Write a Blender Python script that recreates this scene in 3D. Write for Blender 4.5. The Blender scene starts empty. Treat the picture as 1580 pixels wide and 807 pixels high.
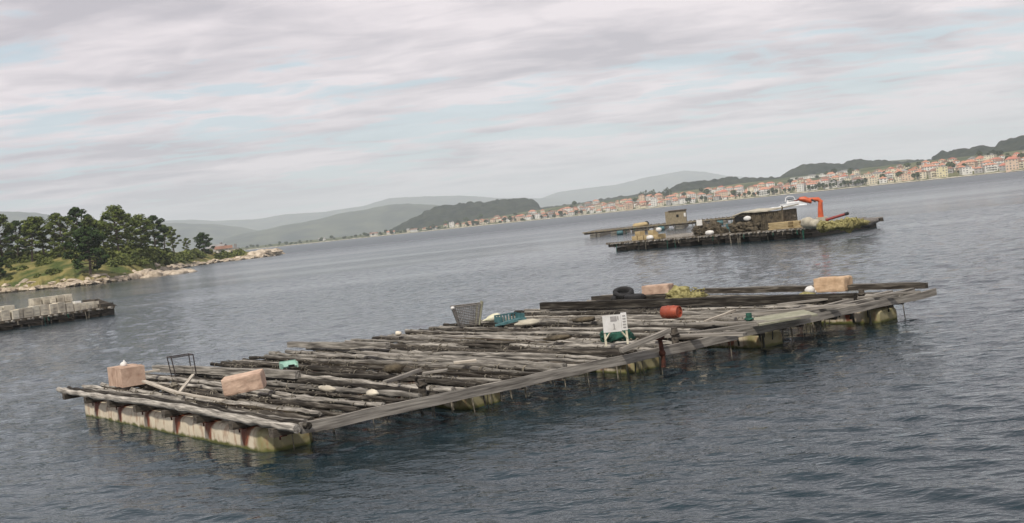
import bpy, math, random
import numpy as np
from mathutils import Vector, Matrix, noise as mnoise
random.seed(11); RNG = np.random.default_rng(5)
C = bpy.context.scene.collection
sc = bpy.context.scene

# ------------------------------------------------------------------ camera
F, CX, CY, H = 1812.0, 790.0, 403.5, 4.9
TH, PI_ = math.radians(5.994), math.radians(2.013)
fw = Vector((0, math.cos(PI_), -math.sin(PI_))); uw = Vector((0, math.sin(PI_), math.cos(PI_))); rw = Vector((1, 0, 0))
Ri = math.cos(TH) * rw - math.sin(TH) * uw
Ui = math.sin(TH) * rw + math.cos(TH) * uw
cam_d = bpy.data.cameras.new('camera'); cam = bpy.data.objects.new('camera', cam_d); C.objects.link(cam)
m = Matrix((Ri, Ui, -fw)).transposed().to_4x4(); m.translation = Vector((0, 0, H)); cam.matrix_world = m
cam_d.sensor_width = 36; cam_d.lens = 36 * F / 1580; cam_d.clip_start = .1; cam_d.clip_end = 60000
sc.camera = cam

# ------------------------------------------------------------------ sky, sun, exposure
SUN_AZ, SUN_EL = math.atan2(-.42, -.90), math.radians(52)
CLOUD_LIGHT, CLOUD_DARK = (9.6, 8.8, 9.1, 1), (5.8, 5.45, 5.95, 1)
world = bpy.data.worlds.new('World'); sc.world = world; world.use_nodes = True
nt = world.node_tree; N = nt.nodes; L = nt.links; N.clear()
out = N.new('ShaderNodeOutputWorld'); bg = N.new('ShaderNodeBackground'); bg.inputs[1].default_value = .1
sky = N.new('ShaderNodeTexSky'); sky.sky_type = 'NISHITA'; sky.sun_disc = False
sky.sun_elevation = SUN_EL; sky.sun_rotation = SUN_AZ
tc = N.new('ShaderNodeTexCoord'); sep = N.new('ShaderNodeSeparateXYZ'); L.new(tc.outputs['Generated'], sep.inputs[0])
def wm(op, a, b=None, clamp=False):
    n = N.new('ShaderNodeMath'); n.operation = op; n.use_clamp = clamp
    for i, v in enumerate((a, b)):
        if v is None: continue
        if isinstance(v, (int, float)): n.inputs[i].default_value = v
        else: L.new(v, n.inputs[i])
    return n.outputs[0]
den = wm('ADD', wm('MAXIMUM', sep.outputs[2], 0.0), .085)
cmb = N.new('ShaderNodeCombineXYZ'); L.new(wm('DIVIDE', sep.outputs[0], den), cmb.inputs[0]); L.new(wm('DIVIDE', sep.outputs[1], den), cmb.inputs[1])
def wnoise(scale, rot, loc, detail, rough, dist, s=1.0):
    mp = N.new('ShaderNodeMapping'); mp.inputs['Scale'].default_value = scale; mp.inputs['Rotation'].default_value = (0, 0, rot); mp.inputs['Location'].default_value = loc
    L.new(cmb.outputs[0], mp.inputs[0]); n = N.new('ShaderNodeTexNoise'); n.inputs['Scale'].default_value = s
    n.inputs['Detail'].default_value = detail; n.inputs['Roughness'].default_value = rough; n.inputs['Distortion'].default_value = dist
    L.new(mp.outputs[0], n.inputs['Vector']); return n.outputs['Fac']
def wramp(x, stops):
    r = N.new('ShaderNodeValToRGB'); L.new(x, r.inputs[0]); e = r.color_ramp.elements
    e[0].position, e[0].color = stops[0]; e[1].position, e[1].color = stops[1]
    for p, c in stops[2:]:
        q = e.new(p); q.color = c
    return r.outputs[0]
n1 = wnoise((.5, .8, 1), .10, (3.1, 1.7, 0), 6, .55, .5)
n2 = wnoise((1.2, 1.8, 1), -.05, (8.2, 4.4, 0), 5, .5, .35)
n3 = wnoise((3.0, 4.0, 1), .2, (1.2, 9.4, 0), 5, .55, .6)
shade = wramp(wm('SUBTRACT', wm('ADD', wm('ADD', wm('MULTIPLY', n1, .46), wm('MULTIPLY', n2, .32)), wm('MULTIPLY', n3, .22)), wm('MULTIPLY', wm('MAXIMUM', wm('SUBTRACT', sep.outputs[2], .07), 0), .30)), [(.41, CLOUD_DARK), (.54, CLOUD_LIGHT)])
gapn = wnoise((.7, 1.45, 1), .16, (26.3, 17.4, 0), 6, .55, .4)
band = wm('SUBTRACT', 1.0, wm('MULTIPLY', wm('ABSOLUTE', wm('SUBTRACT', sep.outputs[2], .082)), 17.0), clamp=True)   # clearer strip of sky a few degrees up
gap = wramp(wm('ADD', wm('ADD', wm('MULTIPLY', gapn, .62), wm('MULTIPLY', n3, .38)), wm('MULTIPLY', band, .075)), [(.535, (0, 0, 0, 1)), (.60, (1, 1, 1, 1))])
veil = N.new('ShaderNodeMix'); veil.data_type = 'RGBA'; veil.inputs[0].default_value = .5
L.new(sky.outputs[0], veil.inputs[6]); veil.inputs[7].default_value = (6.8, 9.6, 10.4, 1)
mx = N.new('ShaderNodeMix'); mx.data_type = 'RGBA'
L.new(wm('MULTIPLY', gap, .64), mx.inputs[0]); L.new(shade, mx.inputs[6]); L.new(veil.outputs[2], mx.inputs[7])
# pale band of thin cloud low over the horizon
low = wm('SUBTRACT', 1.0, wm('MULTIPLY', wm('MAXIMUM', sep.outputs[2], 0), 17.0), clamp=True)
mx2 = N.new('ShaderNodeMix'); mx2.data_type = 'RGBA'; L.new(wm('MULTIPLY', low, .75), mx2.inputs[0]); L.new(mx.outputs[2], mx2.inputs[6])
mx2.inputs[7].default_value = (8.6, 8.5, 8.7, 1)
L.new(mx2.outputs[2], bg.inputs[0]); L.new(bg.outputs[0], out.inputs[0])
sun_d = bpy.data.lights.new('sun', 'SUN'); sun_d.energy = 3.2; sun_d.angle = math.radians(4); sun_d.color = (1, .93, .83)
sun = bpy.data.objects.new('sun', sun_d); C.objects.link(sun)
sdir = Vector((math.sin(SUN_AZ) * math.cos(SUN_EL), math.cos(SUN_AZ) * math.cos(SUN_EL), math.sin(SUN_EL)))
sun.rotation_euler = sdir.to_track_quat('Z', 'Y').to_euler(); sun.location = sdir * 300
sc.view_settings.view_transform = 'Standard'; sc.view_settings.look = 'None'
sc.view_settings.exposure = 0; sc.view_settings.gamma = 1; sc.view_settings.use_curve_mapping = False
sc.render.engine = 'CYCLES'
sc.cycles.max_bounces = 6; sc.cycles.volume_bounces = 3; sc.cycles.diffuse_bounces = 2; sc.cycles.glossy_bounces = 3
sc.cycles.use_denoising = True; sc.cycles.use_adaptive_sampling = True

# ------------------------------------------------------------------ helpers
def at(x, y, z=0.):
    d = fw * F + Ri * (x - CX) - Ui * (y - CY)
    return Vector((0, 0, H)) + d * ((z - H) / d.z)
def ray(x, y):                      # bearing and tangent of the elevation of a photograph point
    d = fw * F + Ri * (x - CX) - Ui * (y - CY)
    return math.atan2(d.x, d.y), d.z / math.hypot(d.x, d.y)
def yh(x): return 422.4 - .105 * x
def polar(b, r, z=0.): return Vector((math.sin(b) * r, math.cos(b) * r, z))
def col(x, r, z=0.): return polar(ray(x, yh(x))[0], r, z)
def hz(x, y, r): return H + ray(x, y)[1] * r     # height of a thing seen at (x, y) r metres off

class MB:
    def __init__(s): s.v = []; s.f = []; s.mi = []; s.sm = []
    def add(s, vs, fs, mi=0, smooth=False):
        o = len(s.v); s.v += [tuple(v) for v in vs]
        for f in fs: s.f.append(tuple(i + o for i in f)); s.mi.append(mi); s.sm.append(smooth)
    def box(s, c, d, rot=None, mi=0, taper=1.0):
        hx, hy, hz_ = d[0] / 2, d[1] / 2, d[2] / 2
        vs = []
        for z in (-1, 1):
            k = 1 if z < 0 else taper
            for x, y in ((-1, -1), (1, -1), (1, 1), (-1, 1)): vs.append(Vector((x * hx * k, y * hy * k, z * hz_)))
        if rot is not None: vs = [rot @ v for v in vs]
        vs = [v + Vector(c) for v in vs]
        s.add(vs, [(3, 2, 1, 0), (4, 5, 6, 7), (0, 1, 5, 4), (1, 2, 6, 5), (2, 3, 7, 6), (3, 0, 4, 7)], mi)
    def tube(s, pts, rads, n=8, mi=0, smooth=True, cap=True, jit=0.0):
        pts = [Vector(p) for p in pts]
        if isinstance(rads, (int, float)): rads = [rads] * len(pts)
        vs = []; up = None
        for i, p in enumerate(pts):
            t = (pts[min(i + 1, len(pts) - 1)] - pts[max(i - 1, 0)]).normalized()
            if up is None:
                up = Vector((0, 0, 1)) if abs(t.z) < .9 else Vector((1, 0, 0))
            a = t.cross(up).normalized(); b = a.cross(t).normalized(); up = b
            for k in range(n):
                an = 2 * math.pi * k / n
                r = rads[i] * (1 + (random.uniform(-jit, jit) if jit else 0))
                vs.append(p + a * math.cos(an) * r + b * math.sin(an) * r)
        fs = []
        for i in range(len(pts) - 1):
            for k in range(n):
                k2 = (k + 1) % n; fs.append((i * n + k, i * n + k2, (i + 1) * n + k2, (i + 1) * n + k))
        s.add(vs, fs, mi, smooth)
        if cap:
            s.add(vs[:n], [tuple(range(n))[::-1]], mi); s.add(vs[-n:], [tuple(range(n))], mi)
    def lathe(s, prof, c=(0, 0, 0), n=16, rot=None, mi=0, smooth=True):
        vs = []
        for r, z in prof:
            for k in range(n):
                an = 2 * math.pi * k / n; v = Vector((r * math.cos(an), r * math.sin(an), z))
                if rot is not None: v = rot @ v
                vs.append(v + Vector(c))
        fs = []
        for i in range(len(prof) - 1):
            for k in range(n):
                k2 = (k + 1) % n; fs.append((i * n + k, i * n + k2, (i + 1) * n + k2, (i + 1) * n + k))
        s.add(vs, fs, mi, smooth)
        s.add(vs[:n], [tuple(range(n))[::-1]], mi); s.add(vs[-n:], [tuple(range(n))], mi)
    def blob(s, c, d, amp=.25, fr=1.5, seed=0, n=14, mi=0, flat=None, smooth=True):
        m_ = n // 2 + 1; vs = []; off = Vector((seed * 7.3, seed * 3.1, 0))
        for i in range(m_ + 1):
            th = math.pi * i / m_
            for k in range(n):
                an = 2 * math.pi * k / n; u = Vector((math.sin(th) * math.cos(an), math.sin(th) * math.sin(an), math.cos(th)))
                q = 1 + amp * mnoise.fractal(u * fr + off, 1.0, 2.0, 4)
                p = Vector((u.x * d[0], u.y * d[1], u.z * d[2])) * q
                if flat is not None and p.z < flat: p.z = flat
                vs.append(p + Vector(c))
        fs = []
        for i in range(m_):
            for k in range(n):
                k2 = (k + 1) % n; fs.append((i * n + k, (i + 1) * n + k, (i + 1) * n + k2, i * n + k2))
        s.add(vs, fs, mi, smooth)
    def mesh(s, name, mats):
        me = bpy.data.meshes.new(name); me.from_pydata(s.v, [], s.f)
        for mt in (mats if isinstance(mats, (list, tuple)) else [mats]): me.materials.append(mt)
        me.polygons.foreach_set('material_index', s.mi); me.polygons.foreach_set('use_smooth', s.sm); me.update(); return me
    def build(s, name, mats, parent=None, loc=None, rot=None):
        o = bpy.data.objects.new(name, s.mesh(name, mats)); C.objects.link(o)
        if parent: o.parent = parent
        if loc is not None: o.location = loc
        if rot is not None: o.rotation_euler = rot
        return o
def tag(o, label=None, cat=None, group=None, kind=None):
    if label: o['label'] = label
    if cat: o['category'] = cat
    if group: o['group'] = group
    if kind: o['kind'] = kind
    return o
def empty(name, loc=(0, 0, 0), rz=0.0, label=None, cat=None, group=None):
    o = bpy.data.objects.new(name, None); C.objects.link(o); o.location = loc; o.rotation_euler = (0, 0, rz); o.empty_display_size = .2
    return tag(o, label, cat, group)
def grid_obj(name, P, mat, smooth=True, wrap=False):      # P: rows x cols x 3
    nr, nc = P.shape[:2]; me = bpy.data.meshes.new(name)
    idx = np.arange(nr * nc).reshape(nr, nc)
    a = idx[:-1, :-1].ravel(); b = idx[:-1, 1:].ravel(); c = idx[1:, 1:].ravel(); d = idx[1:, :-1].ravel()
    q = np.stack([a, b, c, d], 1).astype(np.int32); n = len(q)
    me.vertices.add(nr * nc); me.vertices.foreach_set('co', P.reshape(-1).astype(np.float32))
    me.loops.add(n * 4); me.loops.foreach_set('vertex_index', q.ravel())
    me.polygons.add(n); me.polygons.foreach_set('loop_start', np.arange(0, n * 4, 4, dtype=np.int32)); me.polygons.foreach_set('loop_total', np.full(n, 4, np.int32))
    me.polygons.foreach_set('use_smooth', np.full(n, smooth)); me.update(calc_edges=True); me.validate()
    me.materials.append(mat)
    o = bpy.data.objects.new(name, me); C.objects.link(o); return o
def vnoise(x, y, seed=0):
    x = np.asarray(x, float); y = np.asarray(y, float); xi = np.floor(x).astype(np.int64); yi = np.floor(y).astype(np.int64); xf = x - xi; yf = y - yi
    def h(a, b):
        n = (a * 374761393 + b * 668265263 + seed * 1442695041) & 0x7fffffff; n = ((n ^ (n >> 13)) * 1274126177) & 0x7fffffff
        return ((n ^ (n >> 16)) & 0xffff) / 65535.0
    u = xf * xf * (3 - 2 * xf); v = yf * yf * (3 - 2 * yf)
    return (h(xi, yi) * (1 - u) + h(xi + 1, yi) * u) * (1 - v) + (h(xi, yi + 1) * (1 - u) + h(xi + 1, yi + 1) * u) * v
def fbm(x, y, o=4, seed=0):
    s = 0; a = .5; t = 0
    for i in range(o): s = s + a * vnoise(x * 2 ** i, y * 2 ** i, seed + i); t += a; a *= .5
    return s / t

# ------------------------------------------------------------------ materials
def mat(name, c1, c2=None, scale=4.0, stretch=(1, 1, 1), rough=.8, bump=0.0, detail=5, metal=0.0, lo=.35, hi=.65, rand=0.0, coord='Object', spec=None, bscale=None, c3=None):
    mt = bpy.data.materials.new(name); mt.use_nodes = True; n = mt.node_tree.nodes; l = mt.node_tree.links
    b = n['Principled BSDF']; b.inputs['Roughness'].default_value = rough; b.inputs['Metallic'].default_value = metal
    if spec is not None: b.inputs['Specular IOR Level'].default_value = spec
    t = n.new('ShaderNodeTexCoord'); mp = n.new('ShaderNodeMapping'); mp.inputs['Scale'].default_value = stretch; l.new(t.outputs[coord], mp.inputs[0])
    vec = mp.outputs[0]
    if rand:
        oi = n.new('ShaderNodeObjectInfo'); va = n.new('ShaderNodeVectorMath'); va.operation = 'ADD'
        sc_ = n.new('ShaderNodeVectorMath'); sc_.operation = 'SCALE'; sc_.inputs['Scale'].default_value = 37
        cx = n.new('ShaderNodeCombineXYZ')
        for i in range(3): l.new(oi.outputs['Random'], cx.inputs[i])
        l.new(cx.outputs[0], sc_.inputs[0]); l.new(mp.outputs[0], va.inputs[0]); l.new(sc_.outputs[0], va.inputs[1]); vec = va.outputs[0]
    nz = n.new('ShaderNodeTexNoise'); nz.inputs['Scale'].default_value = scale; nz.inputs['Detail'].default_value = detail; nz.inputs['Roughness'].default_value = .6; l.new(vec, nz.inputs['Vector'])
    r = n.new('ShaderNodeValToRGB'); l.new(nz.outputs['Fac'], r.inputs[0]); e = r.color_ramp.elements
    e[0].position = lo; e[0].color = (*c1, 1); e[1].position = hi; e[1].color = (*(c2 or c1), 1)
    if c3: q = e.new((lo + hi) / 2); q.color = (*c3, 1)
    colr = r.outputs[0]
    if rand:
        hs = n.new('ShaderNodeHueSaturation'); mr = n.new('ShaderNodeMapRange'); mr.inputs['To Min'].default_value = 1 - rand; mr.inputs['To Max'].default_value = 1 + rand
        l.new(oi.outputs['Random'], mr.inputs[0]); l.new(mr.outputs[0], hs.inputs['Value']); l.new(colr, hs.inputs['Color']); colr = hs.outputs[0]
    l.new(colr, b.inputs['Base Color'])
    if bump:
        nb = n.new('ShaderNodeTexNoise'); nb.inputs['Scale'].default_value = bscale or scale * 2; nb.inputs['Detail'].default_value = 4; l.new(vec, nb.inputs['Vector'])
        bp = n.new('ShaderNodeBump'); bp.inputs['Distance'].default_value = bump; bp.inputs['Strength'].default_value = 1; l.new(nb.outputs['Fac'], bp.inputs['Height']); l.new(bp.outputs[0], b.inputs['Normal'])
    return mt
M = {}
M['log'] = mat('weathered_log', (.06, .053, .046), (.46, .43, .375), 2.2, (.5, 7, 7), .9, .02, lo=.30, hi=.66, rand=.32, c3=(.21, .195, .17), spec=.2)
M['dark_log'] = mat('dark_weathered_log', (.018, .015, .012), (.22, .20, .165), 2.2, (.5, 6, 6), .9, .02, lo=.34, hi=.72, rand=.35, c3=(.06, .052, .042), spec=.2)
M['plank'] = mat('weathered_plank', (.10, .09, .078), (.40, .37, .32), 2.0, (.4, 7, 7), .9, .012, lo=.3, hi=.66, rand=.15, spec=.2)
M['pale_plank'] = mat('pale_plank', (.34, .30, .24), (.62, .56, .46), 2.0, (.5, 9, 9), .85, .004, rand=.12)
M['dark_wood'] = mat('dark_wood', (.022, .018, .014), (.13, .11, .085), 2.4, (.6, 5, 5), .85, .015, rand=.2)
M['rust'] = mat('rust', (.028, .010, .007), (.11, .034, .017), 9, rough=.9, bump=.01)
M['rope'] = mat('rope', (.07, .06, .045), (.30, .27, .21), 8, rough=.95, rand=.2)
M['wet_rope'] = mat('wet_rope', (.012, .014, .010), (.05, .05, .03), 8, rough=.6)
M['block'] = mat('pink_block', (.40, .27, .20), (.66, .49, .37), 3.5, (1, 1, 1), .9, .02, lo=.3, hi=.7, rand=.08, spec=.15)
M['block_tan'] = mat('tan_block', (.42, .28, .17), (.72, .53, .35), 3.0, (1, 1, 1), .9, .02, lo=.3, hi=.7, spec=.15)
M['tyre'] = mat('tyre_rubber', (.010, .010, .011), (.022, .022, .022), 6, rough=.75)
M['steel'] = mat('dark_steel', (.03, .027, .028), (.075, .06, .055), 10, rough=.7)
M['white'] = mat('white_paint', (.66, .65, .60), (.82, .81, .78), 3, rough=.5)
M['cream'] = mat('cream_wood', (.62, .58, .42), (.76, .72, .56), 5, rough=.7)
M['ink'] = mat('grey_ink', (.30, .29, .28), (.42, .40, .38), 20, rough=.8)
M['green_net'] = mat('green_net', (.010, .05, .034), (.03, .13, .09), 9, rough=.9, bump=.03)
M['yellow_net'] = mat('yellow_net', (.12, .105, .03), (.44, .40, .18), 7, rough=.95, bump=.04)
M['orange'] = mat('orange_plastic', (.27, .052, .026), (.40, .085, .04), 5, rough=.55)
M['orange_dark'] = mat('rusty_orange', (.22, .035, .015), (.55, .10, .035), 6, rough=.6)
M['teal'] = mat('teal_plastic', (.03, .09, .10), (.08, .19, .20), 5, rough=.6)
M['mint'] = mat('mint_plastic', (.24, .44, .35), (.38, .58, .48), 5, rough=.5)
M['yellowwhite'] = mat('cream_buoy', (.60, .58, .38), (.78, .76, .60), 3, rough=.5)
M['wire'] = mat('basket_mesh', (.10, .095, .085), (.24, .22, .20), 9, rough=.8)
M['sheet'] = mat('green_grey_panel', (.22, .22, .15), (.38, .37, .27), 2.5, rough=.85)
M['concrete'] = mat('pale_concrete', (.38, .34, .27), (.76, .70, .56), 1.2, rough=.9, bump=.02, rand=.2)
M['concrete_bright'] = mat('bright_concrete', (.55, .51, .40), (.74, .70, .58), 1.6, rough=.9, bump=.02, rand=.08)
M['heap'] = mat('brown_ropes', (.022, .018, .012), (.16, .13, .085), 2.2, rough=.95, bump=.12, lo=.3, hi=.68)
M['red'] = mat('red_paint', (.48, .085, .028), (.64, .13, .045), 2, rough=.4)
M['red_dark'] = mat('dark_red_paint', (.15, .016, .012), (.30, .032, .024), 2, rough=.5)
M['tan'] = mat('tan_boards', (.36, .27, .13), (.58, .46, .26), 3, (.5, 4, 4), .85)
M['shed'] = mat('shed_boards', (.16, .13, .08), (.36, .31, .21), 3, (4, 4, .6), .9)
M['shed_dark'] = mat('dark_shed_boards', (.04, .033, .022), (.18, .145, .10), 2.2, (4, 4, .7), .9, .05)
M['tarp'] = mat('pale_tarp', (.38, .35, .27), (.58, .54, .43), 1.5, rough=.8, bump=.03)
M['hole'] = mat('dark_opening', (.008, .008, .008), None, rough=.9)
M['hull'] = mat('boat_hull', (.80, .80, .78), (.86, .86, .85), 1, rough=.25)
M['glass'] = mat('boat_glass', (.03, .04, .045), None, rough=.08)
M['foam'] = mat('foam', (.70, .74, .75), (.88, .90, .90), 2, rough=.9)
M['bark'] = mat('pine_bark', (.075, .055, .042), (.21, .165, .125), 2.0, (2, 2, .5), .95, .04)
M['needle'] = mat('pine_needles', (.034, .054, .015), (.17, .205, .05), .45, rough=.8, lo=.34, hi=.64, rand=.18, spec=.15)
M['needle_dark'] = mat('dark_needles', (.016, .034, .011), (.055, .090, .022), .45, rough=.8, rand=.12, spec=.15)
M['bush'] = mat('bush_leaves', (.06, .085, .024), (.19, .21, .06), .7, rough=.85, rand=.22, spec=.15)
M['boulder'] = mat('granite_boulder', (.28, .23, .17), (.66, .57, .45), .5, rough=.9, bump=.1, rand=.15, c3=(.48, .40, .30))
M['forest'] = mat('hill_forest', (.010, .018, .014), (.040, .048, .030), .035, rough=.95, coord='Generated' if False else 'Object', spec=.1)
M['far_forest'] = mat('far_forest', (.012, .024, .020), (.095, .105, .06), .006, rough=.95, spec=.1)
M['town_tree'] = mat('town_tree', (.03, .048, .018), (.085, .11, .035), .3, rough=.9, rand=.25, spec=.15)

def ground_mat(name, rock_z, lowc, highc, grass1, grass2, sc_=.06):
    mt = bpy.data.materials.new(name); mt.use_nodes = True; n = mt.node_tree.nodes; l = mt.node_tree.links; b = n['Principled BSDF']
    b.inputs['Roughness'].default_value = .95; b.inputs['Specular IOR Level'].default_value = .15
    t = n.new('ShaderNodeTexCoord'); s = n.new('ShaderNodeSeparateXYZ'); l.new(t.outputs['Object'], s.inputs[0])
    def nz(scale, d=5):
        q = n.new('ShaderNodeTexNoise'); q.inputs['Scale'].default_value = scale; q.inputs['Detail'].default_value = d; l.new(t.outputs['Object'], q.inputs['Vector']); return q.outputs['Fac']
    def rp(x, a, ca, b_, cb):
        r = n.new('ShaderNodeValToRGB'); l.new(x, r.inputs[0]); e = r.color_ramp.elements; e[0].position = a; e[0].color = (*ca, 1); e[1].position = b_; e[1].color = (*cb, 1); return r.outputs[0]
    rock = rp(nz(.45), .35, lowc, .62, highc); grass = rp(nz(sc_), .38, grass1, .62, grass2)
    ma = n.new('ShaderNodeMath'); ma.operation = 'MULTIPLY_ADD'; l.new(nz(.12), ma.inputs[0]); ma.inputs[1].default_value = 2.6; 
    sb = n.new('ShaderNodeMath'); sb.operation = 'SUBTRACT'; l.new(s.outputs[2], sb.inputs[0]); sb.inputs[1].default_value = rock_z + 1.3; l.new(sb.outputs[0], ma.inputs[2])
    mr = n.new('ShaderNodeMapRange'); l.new(ma.outputs[0], mr.inputs[0]); mr.inputs['From Min'].default_value = -.25; mr.inputs['From Max'].default_value = .25
    mx = n.new('ShaderNodeMix'); mx.data_type = 'RGBA'; l.new(mr.outputs[0], mx.inputs[0]); l.new(rock, mx.inputs[6]); l.new(grass, mx.inputs[7])
    # weed-dark wet band just over the waterline
    mr2 = n.new('ShaderNodeMapRange'); l.new(s.outputs[2], mr2.inputs[0]); mr2.inputs['From Min'].default_value = .28; mr2.inputs['From Max'].default_value = .5
    mx3 = n.new('ShaderNodeMix'); mx3.data_type = 'RGBA'; l.new(mr2.outputs[0], mx3.inputs[0]); mx3.inputs[6].default_value = (.06, .05, .03, 1); l.new(mx.outputs[2], mx3.inputs[7])
    l.new(mx3.outputs[2], b.inputs['Base Color'])
    bp = n.new('ShaderNodeBump'); bp.inputs['Distance'].default_value = .5; l.new(nz(.9), bp.inputs['Height']); l.new(bp.outputs[0], b.inputs['Normal'])
    return mt
M['island'] = ground_mat('island_ground', 1.3, (.30, .24, .17), (.62, .53, .40), (.07, .095, .025), (.27, .23, .085), .15)
M['shore'] = ground_mat('town_ground', 1.2, (.42, .38, .30), (.62, .57, .47), (.05, .07, .025), (.15, .15, .07), .01)

def float_mat():
    mt = bpy.data.materials.new('float_hull'); mt.use_nodes = True; n = mt.node_tree.nodes; l = mt.node_tree.links; b = n['Principled BSDF']; b.inputs['Roughness'].default_value = .65
    t = n.new('ShaderNodeTexCoord'); s = n.new('ShaderNodeSeparateXYZ'); l.new(t.outputs['Object'], s.inputs[0])
    def mth(op, a, c=None, d=None, cl=False):
        q = n.new('ShaderNodeMath'); q.operation = op; q.use_clamp = cl
        for i, v in enumerate((a, c, d)):
            if v is None: continue
            if isinstance(v, (int, float)): q.inputs[i].default_value = v
            else: l.new(v, q.inputs[i])
        return q.outputs[0]
    def nz(scale, st=(1, 1, 1), d=4):
        mp = n.new('ShaderNodeMapping'); mp.inputs['Scale'].default_value = st; l.new(t.outputs['Object'], mp.inputs[0])
        q = n.new('ShaderNodeTexNoise'); q.inputs['Scale'].default_value = scale; q.inputs['Detail'].default_value = d; l.new(mp.outputs[0], q.inputs['Vector']); return q.outputs['Fac']
    def mix(f, a, c):
        q = n.new('ShaderNodeMix'); q.data_type = 'RGBA'; l.new(f, q.inputs[0])
        for i, v in ((6, a), (7, c)):
            if isinstance(v, tuple): q.inputs[i].default_value = (*v, 1)
            else: l.new(v, q.inputs[i])
        return q.outputs[2]
    base = mix(nz(2.0), (.80, .72, .56), (.54, .46, .33))
    # rust runs: one wedge under each timber (timbers every 2.18 m along y from .75), narrowing downwards
    z = mth('ADD', s.outputs[2], .12)
    ph = mth('ABSOLUTE', mth('SUBTRACT', mth('FRACT', mth('DIVIDE', mth('ADD', s.outputs[1], mth('MULTIPLY_ADD', nz(1.2), .5, -.29)), 2.18)), .5))   # 0 at the timber
    wdt = mth('MULTIPLY_ADD', mth('ADD', z, -.05), .20, .035)
    run = mth('MULTIPLY', mth('SUBTRACT', mth('MULTIPLY_ADD', mth('SUBTRACT', nz(5, (1, 1, .35)), .3), .16, wdt), ph), 16, cl=True)
    run = mth('MULTIPLY', run, mth('MULTIPLY', mth('SUBTRACT', s.outputs[1], .5), 5, cl=True)); c = mix(run, base, (.20, .055, .022)); c = mix(mth('MULTIPLY', mth('MULTIPLY', mth('SUBTRACT', .75, s.outputs[1]), 3, cl=True), mth('MULTIPLY_ADD', nz(2.4), .9, .35)), c, (.22, .20, .07))
    st = mth('MULTIPLY', mth('SUBTRACT', nz(2.6, (1, 2.2, .8)), .53), 9, cl=True)
    c = mix(mth('MULTIPLY', st, .55), c, (.30, .15, .075))
    alg = mth('MULTIPLY', mth('SUBTRACT', mth('MULTIPLY_ADD', nz(3), .24, -.02), z), 14, cl=True)
    c = mix(alg, c, (.12, .125, .03))
    dk = mth('MULTIPLY', mth('SUBTRACT', .03, z), 14, cl=True)
    c = mix(dk, c, (.03, .035, .012)); l.new(c, b.inputs['Base Color'])
    bp = n.new('ShaderNodeBump'); bp.inputs['Distance'].default_value = .03; l.new(nz(3, (1, 2, 1)), bp.inputs['Height']); l.new(bp.outputs[0], b.inputs['Normal'])
    return mt
M['float'] = float_mat()

def water_mat():
    mt = bpy.data.materials.new('sea_water'); mt.use_nodes = True; n = mt.node_tree.nodes; l = mt.node_tree.links; b = n['Principled BSDF']
    b.inputs['Base Color'].default_value = (.010, .026, .034, 1); b.inputs['Roughness'].default_value = .04; b.inputs['IOR'].default_value = 1.333
    g = n.new('ShaderNodeNewGeometry')
    def nz(scale, st, rot, d=3, rg=.55, ds=0.):
        mp = n.new('ShaderNodeMapping'); mp.inputs['Scale'].default_value = st; mp.inputs['Rotation'].default_value = (0, 0, rot); l.new(g.outputs['Position'], mp.inputs[0])
        q = n.new('ShaderNodeTexNoise'); q.inputs['Scale'].default_value = scale; q.inputs['Detail'].default_value = d; q.inputs['Roughness'].default_value = rg; q.inputs['Distortion'].default_value = ds
        l.new(mp.outputs[0], q.inputs['Vector']); return q.outputs['Fac']
    R0 = math.radians(33)
    patch = nz(.012, (.5, 1.6, 1), math.radians(8), 4, .55, .6)          # slicks and cat's-paws
    mr = n.new('ShaderNodeMapRange'); l.new(patch, mr.inputs[0]); mr.inputs['From Min'].default_value = .36; mr.inputs['From Max'].default_value = .62; mr.inputs['To Min'].default_value = .25; mr.inputs['To Max'].default_value = 1.4
    b1 = n.new('ShaderNodeBump'); b1.inputs['Distance'].default_value = .12; l.new(nz(1.25, (.6, 1.2, 1), R0, 4, .62), b1.inputs['Height']); l.new(mr.outputs[0], b1.inputs['Strength'])
    b2 = n.new('ShaderNodeBump'); b2.inputs['Distance'].default_value = .05; l.new(nz(3.4, (.6, 1.3, 1), R0 - .2, 3), b2.inputs['Height']); l.new(mr.outputs[0], b2.inputs['Strength']); l.new(b1.outputs[0], b2.inputs['Normal'])
    l.new(b2.outputs[0], b.inputs['Normal'])
    # past a few hundred metres the chop is finer than a grain of the picture: the sheet is flat there and its small waves are roughness
    ln = n.new('ShaderNodeVectorMath'); ln.operation = 'LENGTH'; l.new(g.outputs['Position'], ln.inputs[0])
    ro = n.new('ShaderNodeMapRange'); l.new(ln.outputs['Value'], ro.inputs[0]); ro.inputs['From Min'].default_value = 60; ro.inputs['From Max'].default_value = 650; ro.inputs['To Min'].default_value = .04; ro.inputs['To Max'].default_value = .30; l.new(ro.outputs[0], b.inputs['Roughness'])
    return mt
M['water'] = water_mat()

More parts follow.
